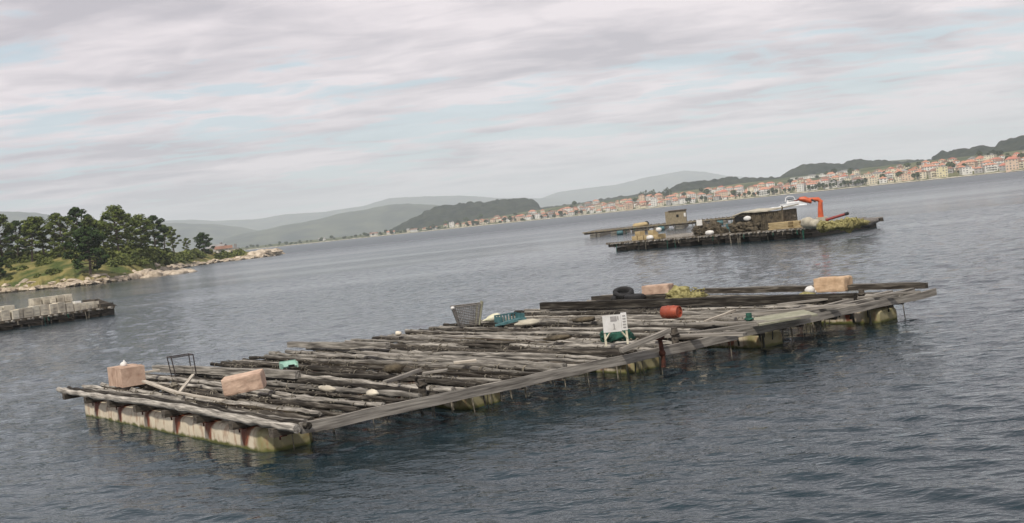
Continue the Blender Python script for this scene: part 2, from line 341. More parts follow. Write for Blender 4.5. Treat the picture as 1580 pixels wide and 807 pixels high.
# ------------------------------------------------------------------ water: one sheet, waves modelled near, to the horizon
def make_water():
    fine = np.radians(np.arange(-29, 29.01, .105)); co = np.radians(np.concatenate([np.linspace(-180, -32, 60), [-30.5, -29.6]])); A = np.concatenate([co, fine, -co[::-1]])
    r = [.5, 3., 6., 9., 11.]
    while r[-1] < 60: r.append(r[-1] + max(.025, min(r[-1] ** 2 / 8879 * 1.1, .2)))
    while r[-1] < 170: r.append(r[-1] + .34)
    while r[-1] < 420: r.append(r[-1] + 1.3)
    while r[-1] < 16000: r.append(r[-1] * 1.06)
    r = np.array(r); AA, RR = np.meshgrid(A, r); X = np.sin(AA) * RR; Y = np.cos(AA) * RR; Z = np.zeros_like(X); DX = np.zeros_like(X); DY = np.zeros_like(X)
    base = math.atan2(.82, .57)
    n = 96; lam = np.exp(RNG.uniform(math.log(.42), math.log(6.0), n)); th = base + RNG.normal(0, .55, n); ph = RNG.uniform(0, 6.28, n)
    dr = np.gradient(r)
    nv = r < 430
    for i in range(n):
        k = 2 * math.pi / lam[i]; a = .0168 / k * (1.0 if lam[i] < 1.4 else .5 if lam[i] < 2.6 else .2)
        fade = np.clip((lam[i] / np.maximum(dr, r * .00184) - 2.2) / 1.5, 0, 1) * np.clip((430 - r) / 120, 0, 1); fade[:4] = .5
        sel = fade > 0
        if not sel.any(): continue
        q = k * (X[sel] * math.cos(th[i]) + Y[sel] * math.sin(th[i])) + ph[i]; w = (a * fade[sel])[:, None]
        Z[sel] += w * np.sin(q); DX[sel] += w * .8 * math.cos(th[i]) * np.cos(q); DY[sel] += w * .8 * math.sin(th[i]) * np.cos(q)
    P = np.stack([X + DX, Y + DY, Z], -1)
    P[0] = np.array([0, 0, 0])
    o = grid_obj('water', P, M['water']); tag(o, kind='structure')
make_water()

# ------------------------------------------------------------------ hills and mountains
def hill(name, prof, R, front, back, mt, bump=6.0, bs=.02, step=1.6):
    bs_, es = zip(*[ray(x, y) for x, y in prof]); bb = np.arange(min(bs_), max(bs_), step / F); e = np.interp(bb, bs_, es)
    V = np.concatenate([np.linspace(-1, 0, 26), np.linspace(.08, 1, 8)])
    P = np.zeros((len(V), len(bb), 3))
    Ht = H + e * R; lim = np.minimum(1, np.minimum(np.arange(len(bb)), np.arange(len(bb))[::-1]) / 10.0)
    for j, v in enumerate(V):
        r = R + (v * front if v < 0 else v * back); x = np.sin(bb) * r; y = np.cos(bb) * r
        sh = math.cos(math.pi / 2 * v) ** .85
        und = (fbm(x * .004 + 3, y * .004, 3, 3) - .5) * Ht * .35 * (1 - sh ** 2) if v > -1 else 0
        z = Ht * sh + und + (vnoise(x * bs, y * bs, 5) + .6 * vnoise(x * bs * 2.1, y * bs * 2.1, 8) - .9) * bump * min(1, 1.5 * sh + .1)
        P[j] = np.stack([x, y, z * lim - 3 * (1 - lim) - (3 if abs(v) == 1 else 0)], -1)
    o = grid_obj(name, P[::-1], mt); tag(o, kind='structure'); return o
hill('hills', [(150, 352), (240, 341), (300, 339), (330, 341), (400, 338), (440, 331), (500, 327), (560, 318), (600, 306), (660, 303), (720, 302), (770, 306), (800, 306), (850, 306), (900, 312)], 13000, 1800, 1200, M['far_forest'], 7, .012)
hill('hills', [(800, 318), (860, 297), (900, 291), (950, 285), (1000, 273), (1055, 263.5), (1085, 265), (1120, 271), (1170, 275), (1230, 278), (1300, 282)], 14500, 1500, 900, M['far_forest'], 6, .012)
hill('hills', [(-200, 345), (-60, 325), (30, 327), (60, 330), (110, 337), (160, 341), (250, 344), (330, 346), (380, 352), (430, 362), (500, 368)], 8600, 1300, 900, M['far_forest'], 9, .010)
hill('hills', [(330, 372), (400, 356), (450, 346), (490, 340), (520, 331), (560, 324), (600, 316), (630, 314), (680, 318), (730, 322), (800, 330), (860, 338)], 6800, 1000, 900, M['far_forest'], 10, .012)
hill('hills', [(1270, 262), (1330, 252), (1400, 247), (1440, 247), (1500, 246)], 3900, 500, 400, M['far_forest'], 6, .02)
hill('wooded_hills', [(595, 360), (615, 349), (640, 336), (668, 321), (690, 316.5), (740, 314), (780, 308.5), (815, 308), (828, 312), (838, 322), (846, 332)], 3000, 380, 300, M['forest'], 11, .045, 1.2)
hill('wooded_hills', [(780, 326), (830, 322), (900, 313), (960, 303), (1000, 300), (1030, 298), (1080, 296), (1130, 294)], 3300, 380, 300, M['forest'], 10, .045, 1.2)
hill('wooded_hills', [(1018, 306), (1030, 295), (1045, 287), (1062, 282), (1080, 279), (1095, 281), (1120, 275), (1150, 275.5), (1180, 276), (1210, 274), (1240, 274), (1280, 280)], 2550, 260, 260, M['forest'], 10, .05, 1.2)
hill('wooded_hills', [(1185, 284), (1203, 274), (1222, 262), (1240, 256), (1262, 254), (1300, 252), (1330, 248), (1360, 249), (1390, 250), (1440, 247), (1500, 246), (1540, 250)], 2700, 300, 260, M['forest'], 10, .05, 1.2)
hill('wooded_hills', [(1425, 252), (1440, 242), (1455, 237), (1480, 232), (1500, 229), (1535, 226), (1545, 219), (1580, 210.5), (1640, 199), (1700, 196), (1800, 204), (1900, 225)], 2300, 330, 260, M['forest'], 10, .05, 1.2)

# ------------------------------------------------------------------ town shore
TX = [250, 430, 560, 700, 900, 1100, 1300, 1400, 1580, 1900]; TR = [2900, 2650, 2450, 2250, 1980, 1780, 1610, 1540, 1440, 1400]
TTOP = [8, 9, 8, 17, 28, 32, 35, 35, 36, 36]      # height of the built slope, metres
def shoreR(x): return float(np.interp(x, TX, TR)) + 14 * math.sin(x * .021) + 8 * math.sin(x * .05 + 1)
def townz(x, v):       # v: metres inland
    top = float(np.interp(x, TX, TTOP)) * .72; t = max(0., (v - 22) / 420)
    return 2.0 + (top - 2) * min(1.3, t ** .75) if v > 8 else -1.5 + v * .44
xs = np.arange(250, 1905, 3.0); vs_ = np.array([0, 4, 7, 8.5, 22, 50, 90, 140, 200, 270, 350, 440, 560, 700, 900])
P = np.zeros((len(vs_), len(xs), 3))
for i, x in enumerate(xs):
    b = ray(x, yh(x))[0]; R = shoreR(x)
    for j, v in enumerate(vs_):
        z = townz(x, v) + (1.6 * (float(vnoise(x * .05, v * .02, 3)) - .5) if v > 60 else 0); P[j, i] = (math.sin(b) * (R + v), math.cos(b) * (R + v), z)
o = grid_obj('town_shore', P[::-1], M['shore']); tag(o, kind='structure')

WALLC = {'white': ((.70, .68, .62), (.84, .82, .76)), 'cream': ((.68, .60, .44), (.80, .73, .56)), 'peach': ((.66, .49, .35), (.76, .58, .43)), 'grey': ((.36, .35, .33), (.48, .46, .44)), 'pink': ((.56, .30, .25), (.66, .38, .31)), 'yellow': ((.70, .62, .36), (.78, .70, .45))}
ROOFC = {'orange': ((.46, .20, .12), (.62, .31, .20)), 'red': ((.42, .14, .09), (.54, .22, .15)), 'brown': ((.22, .12, .08), (.32, .18, .13)), 'grey': ((.24, .23, .22), (.34, .33, .32))}
WM = {k: mat(k + '_wall', *v, scale=.3, rough=.85) for k, v in WALLC.items()}; RM = {k: mat(k + '_tiles', *v, scale=.4, rough=.85) for k, v in ROOFC.items()}
M['win'] = mat('house_window', (.12, .12, .12), (.24, .23, .22), .3, rough=.3)
def house(root, w, d, h, fl, wc, rc, kind):
    b = MB(); b.box((0, 0, h / 2 - 1.5), (w, d, h + 3), mi=0)
    nwin = max(2, int(w / 3.2)); fh = h / fl
    for f in range(fl):
        for k in range(nwin):
            if random.random() < .12: continue
            x = -w / 2 + w * (k + .5) / nwin; b.box((x, -d / 2 - .03, f * fh + fh * .55), (w / nwin * .42, .12, fh * .48), mi=1)
        for k in range(max(1, int(d / 4))):
            y = -d / 2 + d * (k + .5) / max(1, int(d / 4))
            for s in (-1, 1): b.box((s * (w / 2 + .03), y, f * fh + fh * .55), (.12, 1.3, fh * .48), mi=1)
    if kind == 'balcony':
        for f in range(1, fl): b.box((0, -d / 2 - .55, f * fh + .12), (w * .8, 1.1, .22), mi=0); b.box((0, -d / 2 - 1.05, f * fh + .6), (w * .8, .08, .75), mi=0)
    b.build('wall', [WM[wc], M['win']], root)
    r = MB(); e = .5; rh = min(w, d) * random.uniform(.2, .3)
    if kind == 'flat':
        r.box((0, 0, h + .25), (w + .3, d + .3, .5)); r.box((w * .2, 0, h + 1.3), (w * .25, d * .4, 2.0))
    else:
        hx, hy = w / 2 + e, d / 2 + e; ins = hx * .0 if kind == 'gable' else min(hx * .6, hy)
        if w >= d: rid = [(-hx + ins, 0, h + rh), (hx - ins, 0, h + rh)]; vv = [(-hx, -hy, h), (hx, -hy, h), (hx, hy, h), (-hx, hy, h)] + rid; ff = [(0, 1, 5, 4), (2, 3, 4, 5), (1, 2, 5), (3, 0, 4), (3, 2, 1, 0)]
        else: rid = [(0, -hy + ins, h + rh), (0, hy - ins, h + rh)]; vv = [(-hx, -hy, h), (hx, -hy, h), (hx, hy, h), (-hx, hy, h)] + rid; ff = [(0, 1, 4), (1, 2, 5, 4), (2, 3, 5), (3, 0, 4, 5), (3, 2, 1, 0)]
        r.add(vv, ff)
        if random.random() < .5: r.box((w * .22, d * .1, h + rh), (.9, .9, 1.6))
    r.build('roof', RM[rc], root)
def ordinal(n): return '%d%s' % (n, 'th' if 10 <= n % 100 <= 20 else {1: 'st', 2: 'nd', 3: 'rd'}.get(n % 10, 'th'))
rows = [(26, 648, 'waterfront row', 0), (64, 655, 'second row', 1), (108, 705, 'third row', 2), (165, 800, 'fourth row', 3), (240, 835, 'fifth row', 4), (330, 1180, 'topmost row', 5)]
houses = 0
for inl, x0, rowname, ri in rows:
    x = x0 + random.uniform(0, 10); n = 0
    while x < 1650:
        R = shoreR(x) + inl; pxm = F / R; dens = float(np.interp(x, [640, 760, 900, 1100, 1650], [.45, .8, 1, 1, .95])) * [1, 1, 1, .95, .8, .4][ri]
        if random.random() < dens:
            big = random.random() < float(np.interp(x, [700, 1000, 1350, 1650], [.05, .15, .5, .25])) and ri < 5
            fl = random.choice((3, 3, 4) if x < 1420 else (2, 3, 3)) if big else random.choice((1, 2, 2)); w = random.uniform(9, 15) if big else random.uniform(6.5, 10.5); d = random.uniform(9, 13)
            wc = random.choice(('white', 'cream', 'peach', 'white', 'grey', 'cream', 'cream', 'white', 'white')); rc = random.choice(('orange', 'orange', 'red', 'orange', 'brown', 'orange')); kind = random.choice(('gable', 'hip', 'hip'))
            if big: kind = random.choice(('hip', 'balcony', 'balcony', 'flat'))
            if kind == 'flat' or (1280 < x < 1400 and ri < 2 and random.random() < .4): kind = 'flat'; rc = 'grey' if random.random() < .6 else rc
            elif random.random() < .08: rc = 'grey'
            zz = townz(x, inl); p = col(x, R, zz); n += 1
            lab = '%s %s house, %s %s roof, %s from the left in the %s' % (['', 'low', 'two-storey', 'three-storey', 'tall'][fl] if fl < 5 else 'tall', wc, rc, {'gable': 'gabled', 'hip': 'tiled', 'balcony': 'tiled', 'flat': 'flat'}[kind], ordinal(n), rowname)
            root = empty('town_house', p, -math.atan2(p.x, p.y) + random.uniform(-.35, .35), lab, 'house', 'houses of the town across the bay')
            house(root, w, d, fl * 2.6 + .3, fl, wc, rc, kind); houses += 1
            x += (w + random.uniform(1.0, 6)) * pxm
        else: x += random.uniform(10, 26) * pxm
print('houses', houses)
# the tall yellow block and the dark-sided orange house at the right, the pale long buildings up the slope
def special(x, inl, w, d, fl, wc, rc, kind, label, name='apartment_block'):
    R = shoreR(x) + inl; p = col(x, R, townz(x, inl)); root = empty(name, p, -math.atan2(p.x, p.y), label, 'building'); house(root, w, d, fl * 3.0 + .5, fl, wc, rc, kind)
special(1454, 18, 13, 11, 4, 'yellow', 'grey', 'flat', 'tall pale yellow apartment block standing near the waterfront, right part of the town')
special(1562, 14, 14, 11, 4, 'peach', 'red', 'hip', 'tall orange house with a red roof near the right end of the waterfront')
special(1245, 400, 52, 14, 1, 'white', 'grey', 'flat', 'long low white building below the wooded hill, left one of two', 'long_building')
special(1296, 430, 60, 14, 1, 'white', 'grey', 'flat', 'long low white building below the wooded hill, right one of two', 'long_building')
special(1345, 60, 40, 14, 3, 'cream', 'grey', 'flat', 'long cream flat-roofed building in the middle of the town waterfront', 'long_building')
special(1010, 30, 11, 9, 4, 'white', 'grey', 'flat', 'slim white tower house standing over the orange roofs left of the dark hill')

# small far trees: crown and trunk in one mesh each
def tiny_tree(h, w, seed, n=150, squat=.62):
    random.seed(seed); b = MB(); b.tube([(0, 0, -.8), (0, 0, h * .5)], [.22, .12], 5, mi=1)
    for i in range(n):
        u = Vector((random.gauss(0, 1), random.gauss(0, 1), random.gauss(0, 1))).normalized() * random.uniform(.45, 1) ** .6
        c = Vector((u.x * w / 2, u.y * w / 2, h * (1 - squat / 2) + u.z * h * squat / 2)); a = Vector((random.uniform(-1, 1), random.uniform(-1, 1), random.uniform(-1, 1))).normalized(); t = a.orthogonal().normalized(); s = a.cross(t)
        q = w * random.uniform(.09, .17); b.add([c + t * q, c + s * q, c - t * q, c - s * q], [(0, 1, 2, 3)], 0)
    return b
TM = [tiny_tree(7.5, 4.6, 1).mesh('shore_tree', [M['town_tree'], M['bark']]), tiny_tree(10, 9, 2).mesh('shore_tree', [M['town_tree'], M['bark']]), tiny_tree(5, 8, 3, squat=.85).mesh('shore_shrub', [M['town_tree'], M['bark']]), tiny_tree(14, 5, 4, squat=.85).mesh('shore_tree', [M['town_tree'], M['bark']])]
random.seed(21)
def put(me, name, p, s, label, cat, group):
    o = bpy.data.objects.new(name, me); C.objects.link(o); o.location = p; o.scale = (s, s, s * random.uniform(.9, 1.15)); o.rotation_euler = (0, 0, random.uniform(0, 6.28)); return tag(o, label, cat, group)
prom = [1141, 1149, 1156, 1163, 1170, 1186, 1192, 1198, 1211, 1218, 1225] + [1248 + 5.5 * i for i in range(17)] + [1060, 1064, 1083, 1089, 1410, 1416]
for x in prom: put(TM[0], 'promenade_tree', col(x, shoreR(x) + 13, 1.9), random.uniform(.9, 1.25), 'small clipped dark tree in the row along the town waterfront', 'tree', 'small clipped trees along the town waterfront')
for i in range(95):
    x = random.uniform(660, 1640); inl = random.choice((45, 85, 135, 200, 285, 380)) + random.uniform(-8, 8)
    put(random.choice(TM[1:3]), 'garden_tree', col(x, shoreR(x) + inl, townz(x, inl)), random.uniform(.6, 1.15), *(lambda t: ('round green tree among the town houses, ' + t, 'tree', 'garden trees among the town houses, ' + t))(['far left end', 'left part', 'middle', 'right part', 'right end'][min(4, int((x - 660) / 196))]))
for i in range(110):
    x = random.uniform(425, 900) if i < 80 else random.uniform(380, 640); inl = random.uniform(11, 40) if i < 70 else random.uniform(30, 150)
    put(random.choice(TM[1:3]), 'shore_tree', col(x, shoreR(x) + inl, townz(x, inl)), random.uniform(.45, .95), *(lambda t: ('low green tree on the flat far shore, ' + t, 'tree', 'low trees on the flat far shore, ' + t))(['beyond the tip of the wooded point', 'left of the lone houses', 'among the lone houses', 'where the town begins', 'below the left end of the town'][min(4, max(0, int((x - 380) / 104)))]))
for i in range(26):
    x = 988 + i * 1.9 + random.uniform(-1, 1); put(TM[3], 'slope_tree', col(x, shoreR(x) + 330, townz(x, 330)), random.uniform(.75, 1.15), 'slender dark tree in the line left of the wooded hill', 'tree', 'line of slender trees above the town')
# a few separate houses left of the town
for k, (x, inl, wc, rc) in enumerate([(497, 120, 'white', 'grey'), (577, 30, 'white', 'brown'), (603, 24, 'white', 'orange'), (634, 40, 'cream', 'grey'), (640, 22, 'white', 'brown')]):
    p = col(x, shoreR(x) + inl, townz(x, inl)); root = empty('shore_house', p, random.uniform(-.3, .3), 'lone %s house with %s roof on the flat shore, %s from the left' % (wc, rc, ordinal(k + 1)), 'house', 'lone houses on the flat far shore'); house(root, 16, 9, 4.5, 1, wc, rc, 'gable')

# ------------------------------------------------------------------ wooded point at the left
SH = [(-220, 482), (-120, 468), (-50, 459), (0, 453), (65, 447), (130, 441), (200, 432), (238, 425), (262, 416.5), (300, 410.5), (345, 404), (390, 399), (425, 394.5), (440, 391.5)]
IH = [9, 9, 9, 9, 8.6, 8.0, 7.0, 6.6, 6.4, 6.2, 4.6, 3.4, 2.6, .6]; IW = [80, 75, 70, 66, 60, 55, 60, 60, 60, 60, 60, 45, 30, 10]
sb = np.array([ray(x, yh(x) + 5)[0] for x, y in SH]); sR = np.array([at(x, y).xy.length for x, y in SH])
sb = np.array([math.atan2(at(x, y).x, at(x, y).y) for x, y in SH])
def isl(b): return float(np.interp(b, sb, sR)), float(np.interp(b, sb, IH)), float(np.interp(b, sb, IW))
def islz(b, v):
    R, h, w = isl(b); t = max(0, v) / w; x, y = math.sin(b) * (R + v), math.cos(b) * (R + v)
    base = h * (1 - math.exp(-2.2 * t)) / (1 - math.exp(-2.2)) if t < 1 else h * max(-.3, 1 - ((t - 1) / 1.2) ** 2 * 1.0)
    rk = (float(fbm(x * .35, y * .35, 3, 9)) - .35) * 1.8 * math.exp(-v / 9) * (1 if v > .5 else .3)
    return -.25 + base + rk + (float(fbm(x * .05, y * .05, 3, 2)) - .5) * 1.6 * min(1, v / 12)
bb = np.linspace(sb[0], sb[-1], 520); vv = np.concatenate([[-3, -.6], np.arange(0, 12, .55), np.arange(12, 60, 3.0), np.arange(60, 190, 9)])
P = np.zeros((len(vv), len(bb), 3))
for i, b in enumerate(bb):
    R, h, w = isl(b); jag = (float(fbm(b * 260, .5, 4, 7)) - .5) * 9
    for j, v in enumerate(vv):
        r = R + v + jag * math.exp(-max(v, 0) / 20); P[j, i] = (math.sin(b) * r, math.cos(b) * r, islz(b, v) if v >= 0 else -.8)
o = grid_obj('headland', P[::-1], M['island']); tag(o, kind='structure')
def isp(x, v, dz=0.):          # photograph column, metres inland
    b = ray(x, yh(x) + 8)[0]; return polar(b, isl(b)[0] + v, islz(b, v) + dz)
# low rock spit
b = MB(); rr = random.Random(3)
for i in range(60):
    x = 205 + i * 1.52; y = 431.5 - (x - 205) * .125 - rr.uniform(0, 2.5); p = at(x, y); k = 1 - i / 70
    b.blob((p.x, p.y, .0), (rr.uniform(1.0, 2.6), rr.uniform(1.5, 3.5), rr.uniform(.5, 1.5) * (.35 + k)), .35, 1.6, i, 10)
o = b.build('rock_spit', M['boulder']); tag(o, kind='structure')
BM = []
for s in range(5):
    q = MB(); q.blob((0, 0, 0), (1.0, .8, .55), .45, 1.3, s + 3, 12, smooth=False); BM.append(q.mesh('boulder', M['boulder']))
for i in range(150):
    x = random.uniform(-15, 438); v = abs(random.gauss(0, 4)) + .3; p = isp(x, v)
    o = bpy.data.objects.new('boulder', random.choice(BM)); C.objects.link(o); s = random.uniform(.4, 1.3) * (1.5 if 235 < x < 440 else 1); o.scale = (s * 1.5, s, s * .8)
    o.location = p; o.rotation_euler = (random.uniform(-.3, .3), random.uniform(-.3, .3), random.uniform(0, 6.28))
    zn = ['below the left bank', 'left of the near pine', 'below the near pine', 'below the tallest pines', 'beside the rock spit', 'left of the cottages', 'below the cottages', 'at the tip of the point'][sum(x > t for t in (45, 100, 170, 235, 285, 335, 385))]
    sz = 'big' if s > 1.3 else 'small' if s < .85 else 'middling'
    tag(o, '%s tan granite boulder on the shore %s' % (sz, zn), 'rock', '%s granite boulders %s' % (sz, zn))
b = MB()
for i in range(4): p = isp(396 + i * 8, 10); b.blob((p.x, p.y, p.z), (4.5, 4, 2.2 - .3 * abs(i - 1)), .4, 1.3, i, 12, smooth=False)
tag(b.build('rock_outcrop', M['boulder']), 'large pale granite outcrop at the tip of the wooded point', 'rock')

def pine(seed, h, spread, nclump, trunk_h, lean=0.1, flatness=.45, tuft=.42, per=150, dense=1.0):
    R = random.Random(seed); t = MB(); c = MB()
    top = Vector((lean * h * R.uniform(-1, 1), lean * h * R.uniform(-1, 1), h * .86)); pts = []
    for i in range(7):
        f = i / 6; pts.append(Vector((top.x * f + math.sin(f * 4 + seed) * .25, top.y * f, -.8 + (top.z + .8) * f)))
    t.tube(pts, [.34 - .25 * i / 6 for i in range(7)], 8)
    for k in range(nclump):
        f = (k + .5) / nclump; z = trunk_h + (h - trunk_h) * f ** .8
        an = k * 2.399 + R.uniform(-.5, .5); prof = math.sin(math.pi * min(1, .22 + .76 * f)) ** .7; rad = spread * prof * R.uniform(.25, 1.12) * (1 if f < .93 else .2)
        cpos = Vector((top.x * f + math.cos(an) * rad, top.y * f + math.sin(an) * rad, z))
        tz = min(.84 * h, z * .82); tf = tz / (.86 * h); st = Vector((top.x * tf, top.y * tf, tz)); mid = (st + cpos) / 2 + Vector((0, 0, -.3))
        t.tube([st, mid, cpos], [.11, .08, .03], 5, cap=False)
        cr = R.uniform(.65, 1.3) * spread * .31
        for i in range(int(per * dense)):
            u = Vector((R.gauss(0, 1), R.gauss(0, 1), R.gauss(0, 1))).normalized() * R.random() ** .42
            p = cpos + Vector((u.x * cr, u.y * cr, u.z * cr * flatness + abs(u.x) * .1))
            nrm = Vector((u.x * .6 + R.uniform(-.6, .6), u.y * .6 + R.uniform(-.6, .6), .7 + R.uniform(-.5, .5))).normalized(); a = nrm.orthogonal().normalized(); a.rotate(Matrix.Rotation(R.uniform(0, 6.28), 3, nrm)); bb_ = nrm.cross(a)
            q = tuft * R.uniform(.5, 1.15); c.add([p + a * q, p + bb_ * q * .5, p - a * q * .6, p - bb_ * q * .55], [(0, 1, 2, 3)])
    return t, c
pines = [pine(1, 12.6, 4.0, 27, 3.6), pine(2, 13.4, 4.4, 30, 2.8), pine(3, 11.8, 3.8, 28, 2.2, flatness=.5), pine(4, 13.2, 5.0, 32, 3.2, flatness=.36), pine(5, 11, 3.0, 26, 1.8), pine(6, 9, 4.0, 30, 1.2, .05, .5, .4, 170)]
PM = [(t.mesh('trunk', M['bark']), c.mesh('crown', M['needle'] if i != 5 else M['needle_dark'])) for i, (t, c) in enumerate(pines)]
def put_pine(k, p, s, rz, label, name='pine_tree', dark=False):
    r = empty(name, p, rz, label, 'tree', 'pines on the wooded point'); r.scale = (s, s, s)
    for nm, me in zip(('trunk', 'crown'), PM[k]):
        o = bpy.data.objects.new(nm, me); C.objects.link(o); o.parent = r
        if dark and nm == 'crown': o.data = me.copy(); o.data.materials[0] = M['needle_dark']
    return r
TREES = [(-52, 50, 1, 1.05, 'tall pine just inside the left edge behind the first trees'), (-22, 40, 3, .95, 'pine standing partly cut off at the left edge'), (8, 46, 1, 1.02, 'tall pine with rounded top, second from the left edge'), (30, 62, 2, 1.05, 'dark pine behind, between the first two tall pines'),
  (52, 38, 0, 1.05, 'broad-crowned pine with two bare trunks on the grassy bank'), (74, 44, 3, .92, 'leafy pine leaning right beside the bare-trunked pine'), (88, 85, 4, .85, 'small distant pine in the gap between the groups'), (106, 44, 1, .93, 'pointed dark pine left of the middle group'),
  (128, 60, 2, 1.08, 'tall dark pine behind the lone near pine'), (150, 52, 0, .98, 'rounded pine between the lone pine and the tallest group'), (166, 70, 4, 1.15, 'slim pine behind, left of the tallest group'), (184, 40, 3, 1.06, 'flat-topped tall pine at left of the tallest group'),
  (204, 48, 1, 1.12, 'tallest pine with a wide layered crown in the middle of the point'), (222, 44, 3, .98, 'layered pine right of the tallest pine'), (240, 56, 2, 1.1, 'dense pine in the right-hand group'), (256, 48, 0, 1.02, 'loose pine near the right end of the group'), (270, 52, 4, 1.12, 'last slim pine of the group, its branches reaching right')]
for x, v, k, s, lab in TREES: put_pine(k, isp(x, v, -.3), s * random.uniform(.86, 1.06), random.uniform(0, 6.28), lab, dark=(k == 2))
put_pine(5, isp(138, 9, -.2), 1.28, .7, 'lone dark spreading pine low on the bank near the water', dark=True)
put_pine(5, isp(-4, 14, -.4), .75, 2.1, 'dark low pine at the left edge near the shore', dark=True)
put_pine(5, isp(317, 42, -.6), 1.05, 3.0, 'dark round-crowned pine standing alone to the right', dark=True)
put_pine(4, isp(290, 40, -.4), .62, 1.0, 'young thin pine between the wood and the round lone pine')
def bush(seed, n=420):
    R = random.Random(seed); b = MB()
    for i in range(n):
        u = Vector((R.gauss(0, 1), R.gauss(0, 1), abs(R.gauss(0, 1)))).normalized() * R.random() ** .35; p = Vector((u.x * 1.6, u.y * 1.6, u.z * 1.15 * (1 + .3 * math.sin(u.x * 5 + seed))))
        nrm = Vector((R.uniform(-1, 1), R.uniform(-1, 1), R.uniform(0, 1))).normalized(); a = nrm.orthogonal().normalized(); c = nrm.cross(a); q = R.uniform(.14, .32)
        b.add([p + a * q, p + c * q, p - a * q, p - c * q], [(0, 1, 2, 3)])
    b.tube([(0, 0, -.5), (0, 0, .6)], .08, 5, mi=1)
    return b.mesh('bush', [M['bush'], M['bark']])
BU = [bush(i) for i in range(4)]
def zone(n, x0, x1, v0, v1, s0, s1, label, group):
    for i in range(n):
        o = bpy.data.objects.new('bush', random.choice(BU)); C.objects.link(o); s = random.uniform(s0, s1); o.scale = (s * 1.2, s * 1.2, s); o['px'] = random.uniform(x0, x1); o.location = isp(o['px'], random.uniform(v0, v1), -.15); o.rotation_euler = (0, 0, random.uniform(0, 6.28)); k_ = ['left', 'middle', 'right'][min(2, int(3 * (o['px'] - x0) / (x1 - x0)))]; sz = 'large' if s > (s0 + s1) / 2 else 'small'; del o['px']
        tag(o, '%s %s, %s part' % (sz, label, k_), 'bush', '%s %s, %s part' % (sz, group, k_))
zone(26, -15, 100, 14, 45, .5, 1.1, 'low green scrub bush on the grassy bank at the far left', 'scrub bushes on the left grassy bank')
zone(80, 150, 250, 16, 62, .8, 2.1, 'green bush in the thicket under the tall pines', 'bushes of the thicket under the tall pines')
zone(60, 245, 372, 12, 52, .8, 1.7, 'green bush in the belt between the pines and the rocks', 'bushes right of the pine group')
zone(40, 95, 170, 34, 80, .9, 2.2, 'dark green bush behind the lone near pine', 'bushes behind the lone pine')
zone(50, -30, 110, 58, 90, 1.2, 2.6, 'dark bush under the pines at the far left', 'undergrowth at the far left')
p = isp(346, 34); root = empty('cottage', (p.x, p.y, p.z + .3), .3, 'small white cottage with faded brown roof on the point', 'house'); house(root, 7, 5, 2.2, 1, 'white', 'brown', 'gable')
p = isp(362, 28); root = empty('cottage', (p.x, p.y, p.z), .1, 'tiny cream hut beside the brown-roofed cottage on the point', 'house'); house(root, 4, 3.5, 2.2, 1, 'cream', 'grey', 'flat')
p = isp(337, 60); root = empty('cottage', (p.x, p.y, p.z + .3), -.3, 'low dark-roofed cottage half hidden behind the round lone pine', 'house'); house(root, 8, 5, 2.0, 1, 'grey', 'grey', 'gable')

# ------------------------------------------------------------------ the near mussel raft
random.seed(77)
RISE = .12
def atn(x, y, z=.8): return at(x, y, z + RISE)      # spots on the near raft, heights from its own zero, .2 m over the water
def proj(p): q = Vector(p) - Vector((0, 0, H)); w = q.dot(fw); return (CX + F * q.dot(Ri) / w, CY - F * q.dot(Ui) / w)
B0 = atn(450, 652, .8); C0 = atn(1440, 445, .8); A0 = atn(88, 598, .8)
ex = Vector((C0.x - B0.x, C0.y - B0.y, 0)).normalized(); RANG = math.atan2(ex.y, ex.x); ey = Vector((-ex.y, ex.x, 0)); RL = (C0 - B0).length; RWD = (A0 - B0).length
RO = Vector((B0.x, B0.y, RISE))
K = RL / 26.15; KW = RWD / 17.13
def RW(x, y, z=.8): return RO + ex * x + ey * y + Vector((0, 0, z))
def RLOC(x, y, z=.8): p = atn(x, y, z) - RO; return p.dot(ex), p.dot(ey)
raft = empty('mussel_raft', RO, RANG, 'large weathered timber mussel raft filling the foreground, with pink blocks and gear on its deck', 'raft')
def fbox(w, l, z0, z1, seed=0):       # pontoon body: rounded section, slightly uneven skin, along +y
    b = MB(); n = 12; ring = []; mid = (z0 + z1) / 2; hh = (z1 - z0) / 2
    for k in range(20):
        a = 2 * math.pi * k / 20; ca, sa = math.cos(a), math.sin(a); ring.append((math.copysign(abs(ca) ** .28, ca) * w / 2, mid + math.copysign(abs(sa) ** .3, sa) * hh))
    ny = 60; vs = []
    for j in range(ny + 1):
        y = l * j / ny; e = min(1, min(j, ny - j) / 1.6 + .72)
        for x, z in ring:
            q = .018 * mnoise.noise(Vector((x * 1.5, y * 1.1 + seed * 9, z * 2))); vs.append((x * e + q, y + (0 if 0 < j < ny else 0), mid + (z - mid) * e + q))
    fs = [(j * 20 + k, j * 20 + (k + 1) % 20, (j + 1) * 20 + (k + 1) % 20, (j + 1) * 20 + k) for j in range(ny) for k in range(20)]
    fs = [f[::-1] for f in fs]; b.add(vs, fs, smooth=True); b.add(vs[:20], [tuple(range(20))]); b.add(vs[-20:], [tuple(range(20))[::-1]]); return b
for i, (x, w) in enumerate([(.92, 1.35), (6.8, 1.35), (13.0, 1.5), (18.2, 1.35), (24.3, 1.4)]):
    fbox(w, 15.8 * KW - [1.9, 1.7, 1.6, 1.0, .7][i], -.62, .42, i).build('float', M['float'], raft, (x * K, [1.9, 1.7, 1.6, 1.0, .7][i], 0))
